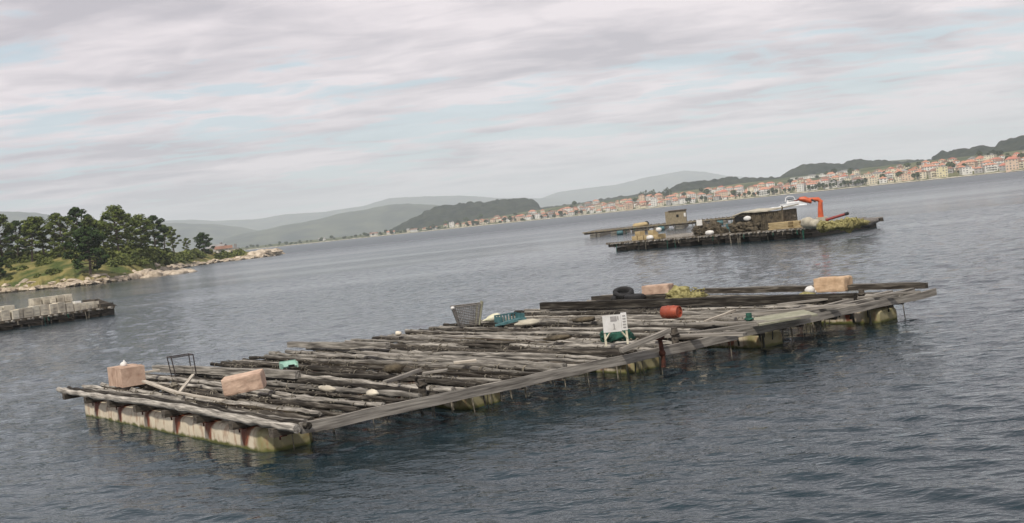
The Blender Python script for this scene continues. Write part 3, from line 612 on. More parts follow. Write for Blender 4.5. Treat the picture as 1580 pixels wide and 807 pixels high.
def beam(b, p, q, w, h, mi=0, seg=1, wob=0.):
    p, q = Vector(p), Vector(q); d = q - p; Ln = d.length; t = d.normalized(); s = Vector((0, 0, 1)).cross(t).normalized(); u = t.cross(s)
    prev = None; vs = []
    for i in range(seg + 1):
        c = p + d * i / seg + s * random.uniform(-wob, wob) + u * random.uniform(-wob, wob)
        for a, e in ((-1, -1), (1, -1), (1, 1), (-1, 1)): vs.append(c + s * a * w / 2 * random.uniform(.95, 1.05) + u * e * h / 2 * random.uniform(.95, 1.05))
    fs = [(3, 2, 1, 0)]; o = seg * 4; fs.append((o, o + 1, o + 2, o + 3))
    for i in range(seg):
        for k in range(4): a, c_ = i * 4 + k, i * 4 + (k + 1) % 4; fs.append((a, c_, c_ + 4, a + 4))
    b.add(vs, fs, mi)
ys = [.85 + 2.18 * i for i in range(8) if .85 + 2.18 * i < RWD - .3]
for i, y in enumerate(ys):            # long timbers lying on the floats, their ends show under the edge logs
    b = MB(); beam(b, (0, 0, 0), (RL + .1, 0, 0), .24, .19, seg=14, wob=.012); b.build('long_timber', M['dark_wood'], raft, (-.12, y, .515))
def laid(name, a, c, w, h, mt, parent=None, seg=6, wob=.01):      # a timber from a to c, its grain along its own x
    a, c = Vector(a), Vector(c); b = MB(); beam(b, (0, 0, 0), ((c - a).length, 0, 0), w, h, seg=seg, wob=wob); o = b.build(name, M[mt], parent, a)
    o.rotation_euler = (c - a).to_track_quat('X', 'Z').to_euler(); return o
def log_mesh(L_, r, seed, thin=.85, sq=False):
    R = random.Random(seed); b = MB(); n = max(4, int(L_ / .4)); pts = []; rd = []; ph = R.uniform(0, 6)
    for i in range(n + 1):
        f = i / n; pts.append((f * L_, .04 * math.sin(f * 5 + ph) + R.uniform(-.02, .02), .04 * math.sin(f * 7 + ph) + R.uniform(-.015, .015))); rd.append(r * (1 - (1 - thin) * f) * (R.uniform(.86, 1.14) if R.random() > .05 else 1.3))
    b.tube(pts, rd, 4 if sq else 8, smooth=not sq, jit=.08); return b
x = .62; k = 0; nlog = 0
R = random.Random(4)
while x < RL - .25:
    big = R.random() < .28; r = R.uniform(.075, .092) if big else R.uniform(.045, .066)
    y1 = RWD + R.choice((0, -.5, .3, -.3, -.9)) + R.uniform(-.3, .3); y0 = R.choice((.15, .25, .5, .9, .2)); split = R.random() < .3
    spans = [(y0, y1)] if not split else [(y0, R.uniform(6, 10)), (None, y1)]
    if split: spans[1] = (spans[0][1] + R.uniform(-1.0, .4), y1)
    for q, (a, c) in enumerate(spans):
        zz = .61 + r + R.uniform(-.01, .025); xx = x + (q * R.uniform(-.12, .12)); yaw = math.pi / 2 + R.uniform(-.012, .012)
        fl = R.random() < .5; lg = log_mesh(c - a, r, nlog * 3 + 1, R.uniform(.7, .95), R.random() < .12).build('deck_log', M['dark_log' if R.random() < (.5 if big else .22) else 'log'], raft, (xx, a, zz), (0, 0, yaw)); nlog += 1
        if fl: lg.location = (xx, c, zz); lg.rotation_euler = (0, 0, yaw + math.pi)
        rp = MB()
        for j in range(int((c - a) * R.uniform(.3, 1.5))):
            y = R.uniform(.4, c - a - .3); s = r + .008
            ring = [(y + .03 * math.sin(t), math.cos(t) * s, math.sin(t) * s) for t in [2 * math.pi * u / 8 for u in range(9)]]
            rp.tube(ring, R.choice((.009, .013, .018)), 4, cap=False)
            if R.random() < .75:
                sx = R.choice((-1, 1)) * s; rp.tube([(y, sx, 0), (y + R.uniform(-.05, .05), sx * 1.05, -.3), (y + R.uniform(-.05, .05), sx, -R.uniform(.55, 1.0))], R.choice((.014, .02, .028)), 4, cap=False)
        for j in range(int((c - a) * 2.2)):       # knots and mussel tufts
            y = R.uniform(.3, c - a - .3); an = R.uniform(0, 3.14); rp.blob((y, math.cos(an) * r, math.sin(an) * r * .9), (R.uniform(.02, .06), .022, .022), .3, 3, j, 5)
        if rp.v: tag(rp.build('rope_lashing', M['rope'], lg), kind='stuff')
    x += R.uniform(.34, .45) if not big else R.uniform(.40, .52); k += 1
print('logs', nlog, RL, RWD)
for i in range(26):            # dark poles added under the deck to block sky reflections in its gaps
    y1 = RWD + R.uniform(-2, .1); log_mesh(y1 - .4, R.uniform(.07, .1), 900 + i).build('gap_darkening_pole', M['dark_wood'], raft, (.9 + i * .97 + R.uniform(-.2, .2) if .9 + i * .97 < RL - .5 else RL - .6, .4, .50), (0, 0, math.pi / 2 + R.uniform(-.03, .03)))
for i, (xx, zz, r, y0, y1) in enumerate([(.02, .70, .10, -.15, 17.1), (.24, .73, .085, -.3, 16.6), (.42, .70, .085, .2, 15.5)]):
    log_mesh(y1 - y0, r, 500 + i, .95).build('edge_log', M['dark_log' if i == 1 else 'log'], raft, (xx, y0, zz), (0, 0, math.pi / 2))
# side planks along the near long edge
b = MB(); beam(b, (0, 0, 0), (14.6, 0, 0), .09, .26, seg=16, wob=.02); b.build('edge_plank', M['plank'], raft, (.15, -.10, .64), (0, 0, 0))
b = MB(); beam(b, (0, 0, 0), (RL - 14.2, .0, 0), .09, .24, seg=12, wob=.025); b.build('edge_plank', M['plank'], raft, (14.2, -.02, .66), (0, 0, -.006))
b = MB(); beam(b, (0, 0, 0), (RL - 18, .25, .02), .20, .10, seg=6, wob=.02); b.build('edge_plank', M['plank'], raft, (16.4, .42, .86), (0, 0, 0))
b = MB(); beam(b, (0, 0, 0), (RL - 16.8, .1, 0), .16, .14, seg=6, wob=.02); b.build('edge_plank', M['log'], raft, (16.0, .12, .83), (0, 0, .01))
# big squared timbers laid across the deck near the far end
for (xa, ya, xb, yb, w, h, z) in [(20.6, 15.9, 22.2, .5, .24, .30, .96), (25.6, 11.3, 25.9, .1, .22, .20, .93), (24.0, 16.3, 24.4, 10.5, .2, .18, .90), (9.0, 17.6, 9.7, 11.0, .2, .2, .92), (3.3, 17.0, 4.2, 7.5, .2, .22, .92)]:
    xa *= K; xb *= K; ya *= KW; laid('cross_timber', (xa, ya, z), (xb, yb, z), w, h, 'dark_log' if xa > 19 else 'log', raft, 10, .012)
    if xa > 19: laid('timber_top_strip', (xa + .3, ya - .3, z + .07), (xb + .3, yb + .5, z + .07), .22, .07, 'log', raft, 10, .015)  # pale strip added beside each dark timber, standing in for its pale top
# hangers and iron straps under the edges
for y in ys[:-1]:
    b = MB(); b.box((.16, y + .15, .40), (.03, .04, .22)); b.box((.12, y, .415), (.16, .30, .025)); b.build('iron_strap', M['rust'], raft)
random.seed(9)
for i in range(20):
    xx = random.choice([random.uniform(2.2, 6), random.uniform(7.7, 12), random.uniform(14, 17.2), random.uniform(19, 23.4)]); yy = random.uniform(.1, 2.2)
    b = MB(); z0 = .55; n = 4; b.tube([(0, 0, 0), (random.uniform(-.05, .05), 0, -.2), (random.uniform(-.06, .06), 0, -random.uniform(.3, .62))], [.015, random.uniform(.02, .035), random.uniform(.025, .05)], 6, jit=.25); b.build('hanging_rope', M['wet_rope'], raft, (xx, yy, z0))
# rusty mooring post with its chain, and stumps
lx, ly = RLOC(1037, 552, .5)
b = MB(); b.tube([(0, 0, .22), (.02, 0, .5), (-.02, .02, 1.1)], [.07, .065, .06], 10, jit=.08); b.tube([(-.16, 0, 1.04), (.08, 0, 1.1)], [.04, .05], 6); b.blob((0, 0, 1.1), (.12, .12, .1), .4, 2, 1, 10); b.blob((0, 0, .62), (.1, .1, .1), .4, 2, 2, 10)
print('post', lx, ly); b.build('mooring_post', M['rust'], raft, (lx, -.26, 0))
for px_, py_, nm, mt, hh in [(1070, 528, 'mooring_stump', 'dark_wood', .42), (1157, 503, 'rope_stump', 'green_net', .4), (290 - 20, 600, 'rope_stump', 'rope', .2), (652, 604, 'mooring_stump', 'dark_wood', .3), (1330, 462, 'mooring_stump', 'dark_wood', .35)]:
    lx, ly = RLOC(px_, py_, .8); b = MB(); b.tube([(0, 0, -.25), (.01, .01, hh)], [.11, .10], 9, jit=.12); b.tube([(.12 * math.cos(t), .12 * math.sin(t), hh * .55 + .02 * math.sin(3 * t)) for t in [u * math.pi / 5 for u in range(11)]], .03, 5, cap=False); b.build(nm, M[mt], raft, (lx, max(ly, .1), .8))

# ---- loose things on the deck
random.seed(31)
def facing(p): return -math.atan2(p.x, p.y)
def block(px_, py_, size, rz, mt, label, tilt=(0, 0), corner=True, slabs=0, z=.82):
    p = atn(px_, py_, z); b = MB(); sx, sy, sz = size; n = 9
    if slabs:
        for i in range(slabs):
            b.box((sx / 2 + random.uniform(-.008, .008), sy * (i + .5) / slabs, sz / 2 + random.uniform(-.01, .01)), (sx, sy / slabs - .018, sz))
        b.box((sx / 2, sy / 2, sz * .48), (sx - .06, sy - .06, sz * .9))
    else:
        def P(u, v, w_):
            q = Vector((u * sx, v * sy, w_ * sz)); c = Vector((sx / 2, sy / 2, sz / 2)); e = sum(1 for t in (u, v, w_) if t in (0, 1))
            k = mnoise.fractal(q * 3.2 + Vector((px_, 0, 0)), 1, 2, 3) * .03; q = q + (q - c).normalized() * (k - .018 * max(0, e - 1)); 
            return q
        g = [i / n for i in range(n + 1)]; g[-1] = 1; idx = {}; vs = []; fs = []
        def vid(u, v, w_):
            key = (round(u, 4), round(v, 4), round(w_, 4))
            if key not in idx: idx[key] = len(vs); vs.append(P(*key))
            return idx[key]
        for i in range(n):
            for j in range(n):
                a, a2, c, c2 = g[i], g[i + 1], g[j], g[j + 1]
                fs += [tuple(vid(*t) for t in q) for q in ([(a, c, 1), (a2, c, 1), (a2, c2, 1), (a, c2, 1)], [(a, c2, 0), (a2, c2, 0), (a2, c, 0), (a, c, 0)], [(a, 0, c), (a2, 0, c), (a2, 0, c2), (a, 0, c2)], [(a, 1, c2), (a2, 1, c2), (a2, 1, c), (a, 1, c)], [(0, a, c2), (0, a2, c2), (0, a2, c), (0, a, c)], [(1, a, c), (1, a2, c), (1, a2, c2), (1, a, c2)])]
        b.add(vs, fs)
    o = b.build('foam_block', M[mt], None, p, (tilt[0], tilt[1], rz)); tag(o, label, 'block', 'pinkish blocks lying on the near raft'); return o
block(190, 598, (.76, 1.30, .60), RANG, 'block', 'pinkish grooved block at left front corner of near raft, white lump on top', slabs=6)
p = atn(346, 613, .8); block(346, 613, (1.10, .56, .46), facing(p) - .22, 'block', 'pinkish block tilted up at its right end on the front logs', tilt=(.10, -.10))
p = atn(991, 461, .8); block(991, 461, (1.24, .7, .54), facing(p) - .42, 'block', 'pink block at far edge of near raft, between tyres and yellow net')
p = atn(1256, 452, .8); block(1256, 452, (1.26, .74, .54), facing(p) - .46, 'block_tan', 'tan orange block with a chipped front, rightmost block on the near raft')
def single(name, b, mts, p, rz, label, cat, group=None, rot=None):
    o = b.build(name, mts, None, p, rot or (0, 0, rz)); return tag(o, label, cat, group)
b = MB(); b.blob((0, 0, .06), (.11, .09, .10), .4, 2, 5, 10); b.tube([(0, 0, .08), (.02, .03, .2)], [.05, .02], 6)
p1 = RO + ex * 0; q = atn(190, 598, .82) + ex * .36 + ey * .75; single('white_lump', b, M['white'], (q.x, q.y, 1.41 + RISE), 0, 'small white lump of foam lying on top of the left corner block', 'float')
# wire-frame stand
ca = atn(284, 579, .8); r = empty('frame_stand', (ca.x, ca.y, ca.z), facing(ca) + .25, 'bare dark steel frame like a stool, standing behind the left corner block', 'frame')
w, d, h = .72, .55, .66
for sx in (-1, 1):
    for sy in (-1, 1): q = MB(); q.tube([(sx * w / 2 * .92, sy * d / 2, -.05), (sx * w / 2 - .06, sy * d / 2, h)], .019, 6); q.build('leg', M['steel'], r)
q = MB()
cs = [(-w / 2 - .06, -d / 2, h), (w / 2 - .06, -d / 2, h), (w / 2 - .06, d / 2, h), (-w / 2 - .06, d / 2, h)]
for i in range(4): q.tube([cs[i], cs[(i + 1) % 4]], .021, 6)
q.build('top_rail', M['steel'], r)
def plank_px(xa, ya, xb, yb, w, t, mt, label, za=.92, zb=.92, name='loose_plank'):
    a = atn(xa, ya, za); c = atn(xb, yb, zb); return tag(laid(name, a, c, w, t, mt, None, 5, .006), label, 'plank', 'loose planks on the near raft')
plank_px(206, 577, 246, 571, .22, .05, 'pale_plank', 'short pale plank sticking out behind the left corner block', 1.0, 1.0)
plank_px(222, 588, 272, 606, .14, .05, 'pale_plank', 'pale plank lying from the left corner block towards the front logs', .93, .93)
plank_px(276, 606, 298, 578, .09, .05, 'pale_plank', 'pale stick propped up slanting below the steel frame', .88, 1.12)
plank_px(270, 605, 345, 618, .12, .04, 'pale_plank', 'pale plank lying just left of the tilted block', .93, .93)
plank_px(296, 567, 320, 570, .2, .08, 'pale_plank', 'short white-grey board right behind the steel frame', .95, .95)
plank_px(594, 590, 648, 571, .12, .09, 'plank', 'brown stick lying diagonally over the middle logs', .93, 1.0)
plank_px(652, 576, 690, 571, .34, .04, 'plank', 'wide grey board among the middle logs', .93, .95)
plank_px(560, 543, 616, 548, .2, .06, 'plank', 'grey board crossing the logs near the middle of the far side', .95, .95)
plank_px(958, 541, 1032, 510, .17, .13, 'plank', 'thick grey timber leaning up to the rusty post beside the sign', .92, 1.25)
plank_px(1088, 496, 1134, 479, .10, .07, 'pale_plank', 'thin pale plank slanting on the deck right of the orange drum', .9, 1.02)
plank_px(1062, 500, 1180, 496, .4, .05, 'plank', 'broad grey board lying right of the orange drum', .93, .93)
plank_px(1010, 519, 1150, 515, .3, .07, 'plank', 'wide grey board behind the two mooring stumps', .93, .93)
plank_px(1075, 514, 1250, 488, .16, .09, 'plank', 'long grey plank lying close along the near edge, right side', .92, .92)
plank_px(1130, 486, 1320, 470, .24, .07, 'plank', 'long grey plank lying behind the greenish panel', .92, .92)
plank_px(1200, 470, 1330, 455, .2, .06, 'plank', 'pale weathered plank in front of the tan block', .95, .93)
plank_px(1300, 462, 1420, 450, .18, .06, 'plank', 'pale weathered plank at the right corner of the near raft', .92, .92)
plank_px(700, 560, 735, 556, .3, .05, 'pale_plank', 'short pale board left of the sign near the edge plank', .93, .93)
a = atn(1150, 505, .9); b = MB(); c0 = [atn(1172, 503, .9), atn(1262, 487, .9), atn(1240, 480, .9), atn(1160, 493, .9)]; cen = sum(c0, Vector()) / 4
b.add([v - cen for v in c0] + [v - cen + Vector((0, 0, .05)) for v in c0], [(3, 2, 1, 0), (4, 5, 6, 7), (0, 1, 5, 4), (1, 2, 6, 5), (2, 3, 7, 6), (3, 0, 4, 7)]); single('plywood_sheet', b, M['sheet'], cen, 0, 'flat greenish grey panel lying on the right part of the deck', 'panel')
# sign
sp = atn(952, 531, .82); r = empty('sign_board', sp, facing(sp) + .05, 'white sign board on cream legs, faded grey lettering, middle of near raft', 'sign')
b = MB(); b.box((-.085, 0, .62), (.54, .03, .50)); b.build('board', M['white'], r)
b = MB(); b.box((.275, .012, .65), (.17, .03, .52), Matrix.Rotation(-.12, 3, 'Z')); sb_ = b.build('side_board', M['white'], r)
b = MB(); b.box((-.03, -.019, .755), (.19, .006, .15)); b.box((.10, -.019, .765), (.035, .006, .12)); b.box((-.03, -.019, .53), (.028, .006, .16)); b.box((-.03, -.019, .455), (.07, .006, .018)); b.box((-.045, -.019, .60), (.03, .006, .018)); b.build('lettering', M['ink'], r)
b = MB()
for k in range(5): b.box((.275, -.014, .48 + k * .085), (.09, .012, .028), Matrix.Rotation(-.12, 3, 'Z'))
b.build('lettering', M['ink'], r)
for sx in (-.32, .32):
    b = MB(); b.box((sx, .04, .40), (.06, .05, .86)); b.build('leg', M['cream'], r)
    b = MB(); b.tube([(sx, .02, .15), (sx * .48, .02, .38)], .024, 4, smooth=False); b.build('brace', M['cream'], r)
b = MB(); b.blob((0, .0, .08), (.46, .36, .32), .5, 3, 3, 26); b.blob((.3, .1, .02), (.25, .25, .16), .45, 3, 5, 18); q = atn(953, 524, .8) ; single('green_net', b, M['green_net'], q + Vector((0, .40, 0)), 0, 'crumpled dark green net piled behind the sign board', 'net')
# orange drum
q = atn(1036, 492, .8); r = empty('orange_drum', q + Vector((0, 0, .24)), facing(q) - .6, 'rusty orange-red plastic drum lying on its side behind the sign board', 'drum')
rot = Matrix.Rotation(math.pi / 2, 3, 'Y'); b = MB(); b.lathe([(.17, -.34), (.21, -.31), (.225, -.12), (.235, -.1), (.225, -.08), (.225, .1), (.235, .12), (.225, .14), (.21, .33), (.20, .35), (.18, .35), (.18, .30)], n=20, rot=rot); b.build('body', M['orange'], r)
b = MB(); b.lathe([(.185, .31), (.18, .315), (.05, .317)], n=20, rot=rot); b.lathe([(.03, .31), (.03, .35)], (0, .1, 0), n=8, rot=rot); b.build('lid', M['orange_dark'], r)
# tyres
def tyre(p, rot, label):
    r = bpy.data.objects.new('tyre', None); C.objects.link(r); r.location = p; r.rotation_euler = rot; tag(r, label, 'tyre', 'old tyres at the far edge of the near raft')
    b = MB(); prof = []
    for k in range(13): a = math.pi * (k / 12) - math.pi / 2; prof.append((.34 + .11 * math.cos(a), .13 * math.sin(a)))
    prof = [(.27, -.10)] + prof + [(.27, .10)]; b.lathe(prof + [prof[0]], n=28); o = b.build('tyre_wall', M['tyre'], r)
    t = MB()
    for k in range(28): an = 2 * math.pi * k / 28; t.box((.452 * math.cos(an), .452 * math.sin(an), 0), (.02, .05, .15), Matrix.Rotation(an, 3, 'Z'))
    t.build('tread', M['tyre'], r)
q = atn(963, 462, .8); tyre(q + Vector((0, 0, .30)), (.40, -.10, .2), 'black tyre leaning over at an angle, left of the pink block')
q = atn(975, 464, .8); tyre(q + Vector((.15, .1, .13)), (0, .03, 0), 'black tyre lying flat against the pink block')
b = MB(); b.blob((0, 0, .05), (.13, .12, .14), .2, 2, 4, 10); single('black_float', b, M['tyre'], atn(947, 463, .85), 0, 'small black float left of the leaning tyre', 'float')
# yellow net
q = atn(1055, 462, .8); b = MB(); b.blob((-.15, 0, .12), (.55, .4, .36), .5, 2.4, 11, 26); b.blob((.45, 0, .06), (.5, .35, .22), .5, 2.4, 12, 20)
for k in range(70):
    a = Vector((random.uniform(-.6, .9), random.uniform(-.35, .3), random.uniform(.1, .42))); b.tube([a, a + Vector((random.uniform(-.25, .25), random.uniform(-.2, .2), random.uniform(-.12, .05)))], .022, 4)
single('yellow_net', b, M['yellow_net'], q, facing(q), 'heap of yellowish net and rope beside the far pink block', 'net')
b = MB(); b.blob((0, 0, .13), (.19, .17, .16), .15, 2, 6, 16); b.blob((.12, .1, .05), (.16, .14, .1), .2, 2, 7, 12); q = atn(1250, 453, .82); single('white_bag', b, M['white'], q, 0, 'round white float just left of the tan block', 'float')
b = MB(); b.blob((0, 0, .05), (.35, .2, .1), .4, 2, 8, 12); single('green_net', b, M['yellow_net'], atn(1243, 457, .85), 0, 'small flat heap of olive net below the round white float', 'net')
# mesh basket
q = atn(723, 501, .82); r = empty('mesh_basket', q, facing(q) + .1, 'grey mesh basket with flaring sides standing on the far edge of the near raft', 'basket')
b = MB(); hh = .78; w0, w1, d0, d1 = .40, .60, .30, .42
for k in range(15):
    t = -1 + 2 * k / 14
    for sg in (-1, 1): b.tube([(t * w0, sg * d0, 0), (t * w1, sg * d1, hh)], .013, 4); b.tube([(sg * w0, t * d0, 0), (sg * w1, t * d1, hh)], .013, 4)
for k in range(13):
    f = k / 12; a, c = w0 + (w1 - w0) * f, d0 + (d1 - d0) * f; z = f * hh; cs = [(-a, -c, z), (a, -c, z), (a, c, z), (-a, c, z)]
    for i in range(4): b.tube([cs[i], cs[(i + 1) % 4]], .013 if k < 12 else .028, 4)
b.build('mesh', M['wire'], r)
for sx, sy, ex_ in ((1, -1, .10), (1, -.3, .12), (-1, -1, .0), (.85, 1, .02), (-.85, 1, 0)):
    t = MB(); t.tube([(sx * w0, sy * d0 * 1.05, -.03), (sx * w1, sy * d1 * 1.05, hh + ex_)], .04, 5); t.build('post', M['sheet'] if sx > 0 else M['wire'], r)
b = MB(); b.blob((0, 0, 0), (.09, .09, .07), .2, 2, 3, 8); b.build('float', M['white'], r, (-.60, -.42, .76))
# teal crates, cream buoy, white sheet
q = atn(787, 498, .82); r = empty('teal_crate', q, facing(q) + .55, 'teal plastic crate tipped on the far edge right of the mesh basket', 'crate', 'teal crates')
b = MB(); b.box((0, 0, .05), (1.0, .6, .04), Matrix.Rotation(-.12, 3, 'Y')); b.build('base', M['teal'], r)
b = MB()
for k in range(8): b.box((-.48 + .137 * k, .28, .2), (.06, .03, .26))
b.box((0, .28, .33), (1.02, .04, .05)); b.box((-.5, 0, .18), (.04, .58, .22)); b.box((.5, 0, .2), (.04, .58, .24)); b.build('side', M['teal'], r)
plank_px(764, 502, 812, 491, .12, .08, 'teal', 'teal painted board leaning in front of the teal crate', .9, 1.05)
q = atn(762, 497, .85); b = MB(); b.lathe([(.02, -.45), (.05, -.3), (.12, -.18), (.16, 0), (.15, .2), (.08, .3), (.03, .34)], n=14, rot=Matrix.Rotation(math.pi / 2 - .15, 3, 'Y')); single('cream_buoy', b, M['yellowwhite'], q + Vector((0, 0, .17)), facing(q) + .2, 'pale yellow bottle-shaped buoy between the mesh basket and the teal crate', 'buoy')
q = atn(815, 500, .85); b = MB(); b.blob((0, 0, .05), (.5, .25, .12), .35, 1.8, 14, 16); single('pale_sheet', b, M['tarp'], q, facing(q) + .3, 'crumpled pale sheet right of the teal crate', 'sheet')
# mint box
q = atn(446, 568, .82); r = empty('mint_box', q, facing(q) + .2, 'mint green fish box tipped over among the logs of the near raft', 'box'); b = MB(); b.box((0, 0, .13), (.5, .34, .05), Matrix.Rotation(.45, 3, 'X')); b.box((0, .13, .12), (.52, .05, .22)); b.box((-.25, 0, .1), (.04, .34, .18)); b.box((.25, 0, .1), (.04, .34, .18)); b.build('shell', M['mint'], r)
b = MB(); b.box((.05, -.17, .08), (.2, .02, .08)); b.build('handle_slot', M['hole'], r)
for i, (x, y, w, lab) in enumerate([(505, 602, .42, 'long white-grey float wedged between logs right of the tilted block'), (575, 609, .24, 'oval white float on the logs near the edge plank'), (615, 516, .16, 'small white rag on the far edge of the logs')]):
    b = MB(); b.blob((0, 0, .04), (w, .11, .085), .3, 1.6, i + 30, 14); q = atn(x, y, .9); single('white_float', b, M['concrete'], q, RANG + math.pi / 2 + random.uniform(-.2, .2), lab, 'float')
b = MB(); b.blob((0, 0, .05), (.3, .2, .14), .4, 2, 42, 12); single('brown_rag', b, M['heap'], atn(607, 571, .88), 0, 'dark brown tangle of rope on the middle logs', 'rope')
b = MB(); b.blob((0, 0, .03), (.45, .2, .10), .4, 2, 43, 12); single('brown_rag', b, M['heap'], atn(862, 522, .9), 0, 'reddish brown tangle of rope on the logs left of the sign', 'rope')
b = MB(); b.blob((0, 0, .03), (.5, .2, .10), .4, 2, 44, 12); single('brown_rag', b, M['heap'], atn(900, 494, .9), 0, 'dark tangle of rope behind the sign towards the far edge', 'rope')

# ------------------------------------------------------------------ generic distant raft deck (parts of one thing)
def far_raft(name, pa, pb, depth, deck, nlog, nfloat, label, fl='concrete', front='dark_wood', sparse=False):
    pa, pb = Vector((pa.x, pa.y, 0)), Vector((pb.x, pb.y, 0)); d = pb - pa; a = math.atan2(d.y, d.x); Ln = d.length; r = empty(name, pa, a, label, 'raft')
    for y in ([0, depth * .5, depth] if sparse else [0, depth * .33, depth * .66, depth]):
        b = MB(); beam(b, (0, y, deck - .32), (Ln, y, deck - .32), .28, .30, seg=10, wob=.03); b.build('long_timber', M[front], r)
    b = MB(); beam(b, (-.3, -.15, deck - .05), (Ln + .3, -.15, deck - .05), .16, .22, seg=14, wob=.03); b.build('edge_plank', M['shed_dark'] if not sparse else M['shed'], r)
    for i in range(nlog):
        x = Ln * (i + .5) / nlog + random.uniform(-.15, .15); b = MB(); b.tube([(x, -.5 + random.uniform(-.3, .2), deck - .08), (x, depth * .5, deck - .05), (x, depth + random.uniform(0, .5), deck - .08)], random.uniform(.09, .14), 6); b.build('deck_log', M['log'], r)
    for i in range(nfloat):
        x = Ln * (i + .5) / nfloat; b = MB(); b.box((x, depth / 2 + .1, (deck - .6) / 2 - .1), (Ln / nfloat * .48, depth - .4, deck - .3)); b.build('float', M['dark_wood' if not sparse else fl], r)
    for i in range(int(Ln * 1.0)):
        x = random.uniform(1, Ln - 1); b = MB(); b.tube([(x, -.3, deck - .1), (x + random.uniform(-.1, .1), -.32, .0 if random.random() < .5 else deck * .4)], random.uniform(.03, .08), 5); b.build('hanging_rope', M[random.choice(('wet_rope', 'rope', 'green_net', 'dark_wood'))], r)
        if i > 60: break
    return r, Ln
# middle raft
RA, RB = at(941, 388.5), at(1262, 365.3); DK = 1.0
r1, L1 = far_raft('mussel_raft', RA, RB, (at(1366, 350) - RB).length * 1.2, DK, 60, 9, 'long dark mussel raft in mid distance, loaded with shed, heaps and red crane')
ang1 = math.atan2((RB - RA).y, (RB - RA).x); e1 = Vector((math.cos(ang1), math.sin(ang1), 0)); f1 = Vector((-e1.y, e1.x, 0))
def M1(x, dy=1.5, z=DK):     # a spot on the middle raft's deck: photograph column x, dy metres behind the front edge
    best = min((abs(proj(RA + e1 * (L1 * t / 600) + f1 * dy + Vector((0, 0, z)))[0] - x), t) for t in range(-30, 900)); return RA + e1 * (L1 * best[1] / 600) + f1 * dy + Vector((0, 0, z))

MPX = 136 / F
# shed with sagging pale roof
p = M1(1180, 3.0); r = empty('raft_shed', p, ang1, 'low dark timber shed with a sagging pale roof on the middle raft', 'shed')
b = MB(); pr = [(-3.1, 1.0), (-2.6, 1.75), (-1.2, 2.0), (.6, 1.9), (2.2, 1.95), (3.2, 2.0)]
n = len(pr); vs = [(x, -1.5, 0) for x, _ in pr] + [(x, -1.5, z) for x, z in pr] + [(x, 1.5, 0) for x, _ in pr] + [(x, 1.5, z) for x, z in pr]; fs = []
for i in range(n - 1): fs += [(i, i + 1, n + i + 1, n + i), (2 * n + i + 1, 2 * n + i, 3 * n + i, 3 * n + i + 1), (n + i, n + i + 1, 3 * n + i + 1, 3 * n + i)]
fs += [(0, n, 3 * n, 2 * n), (n - 1, 3 * n - 1, 4 * n - 1, 2 * n - 1)]; b.add(vs, fs)
for k in range(26): x = -3.0 + k * .245; zt = np.interp(x, [q[0] for q in pr], [q[1] for q in pr]); b.box((x, -1.53, zt / 2), (.15, .07, zt - random.uniform(.05, .35)))
for k in range(30): x = random.uniform(-3.1, .4); b.blob((x, -1.75, random.uniform(.1, .9)), (random.uniform(.2, .55), .3, random.uniform(.15, .3)), .4, 2, k, 8)
b.build('wall', M['heap'], r)
b = MB(); rp = [(-2.8, 1.76), (-1.5, 2.08), (0, 2.0), (1.6, 1.98), (2.4, 2.08), (3.4, 2.18)]; vs = []
for x, z in rp: vs += [(x, -1.75, z), (x, 1.7, z + .15), (x, 1.7, z + .27), (x, -1.75, z + .12)]
fs = [(i * 4 + k, i * 4 + (k + 1) % 4, (i + 1) * 4 + (k + 1) % 4, (i + 1) * 4 + k) for i in range(len(rp) - 1) for k in range(4)]; b.add(vs, [f[::-1] for f in fs] + [(0, 1, 2, 3), tuple(len(vs) - 4 + k for k in (3, 2, 1, 0))]); b.build('roof', M['tarp'], r)
b = MB(); b.box((-1.6, -1.57, 1.45), (1.9, .08, .55)); b.build('opening', M['hole'], r); b = MB(); b.blob((-.9, -1.75, 1.45), (.5, .12, .26), .1, 2, 2, 14); b.build('white_float', M['white'], r)
b = MB(); b.tube([(3.35, -1.6, -.2), (3.35, -1.6, 2.4)], .09, 6); b.build('post', M['shed_dark'], r)
# brown heap
p = M1(1092, 2.0); b = MB(); b.blob((-.9, .2, .5), (1.0, .9, .9), .4, 1.8, 21, 22); b.blob((.4, .2, .45), (1.2, .9, 1.0), .45, 1.8, 22, 22); b.blob((1.8, 0, .25), (.9, .7, .5), .5, 1.8, 23, 18)
for k in range(70): a = Vector((random.uniform(-1.8, 2.3), -.75, random.uniform(.1, 1.3 - abs(0) * .1))); b.tube([a, a + Vector((random.uniform(-.5, .5), random.uniform(-.2, .1), random.uniform(-.3, .1)))], .05, 4)
single('rope_heap', b, M['heap'], p, ang1, 'brown heap of coiled mussel ropes on the middle raft, left of the shed', 'ropes')
p = M1(1081, 1.2); r = empty('white_notice', p, facing(p), 'small white board on posts standing in front of the brown rope heap', 'sign'); b = MB(); b.box((0, 0, 1.45), (.62, .06, .62)); b.build('board', M['white'], r); b = MB(); b.tube([(0, .06, -.1), (0, .06, 1.3)], .05, 5); b.build('post', M['rope'], r)
for x, w, lab in ((1095, .55, 'white sack lying at the foot of the brown rope heap'), (1018, .4, 'white float on top of the tan crates at the left end of the middle raft'), (1003, .5, 'white tub beside the tan crates at the left end of the middle raft')):
    b = MB(); b.blob((0, 0, .25), (w, .3, .28), .2, 2, int(x), 12); p = M1(x, .8); p.z += .8 if x == 1018 else 0; single('white_sack', b, M['white'], p, ang1, lab, 'sack')
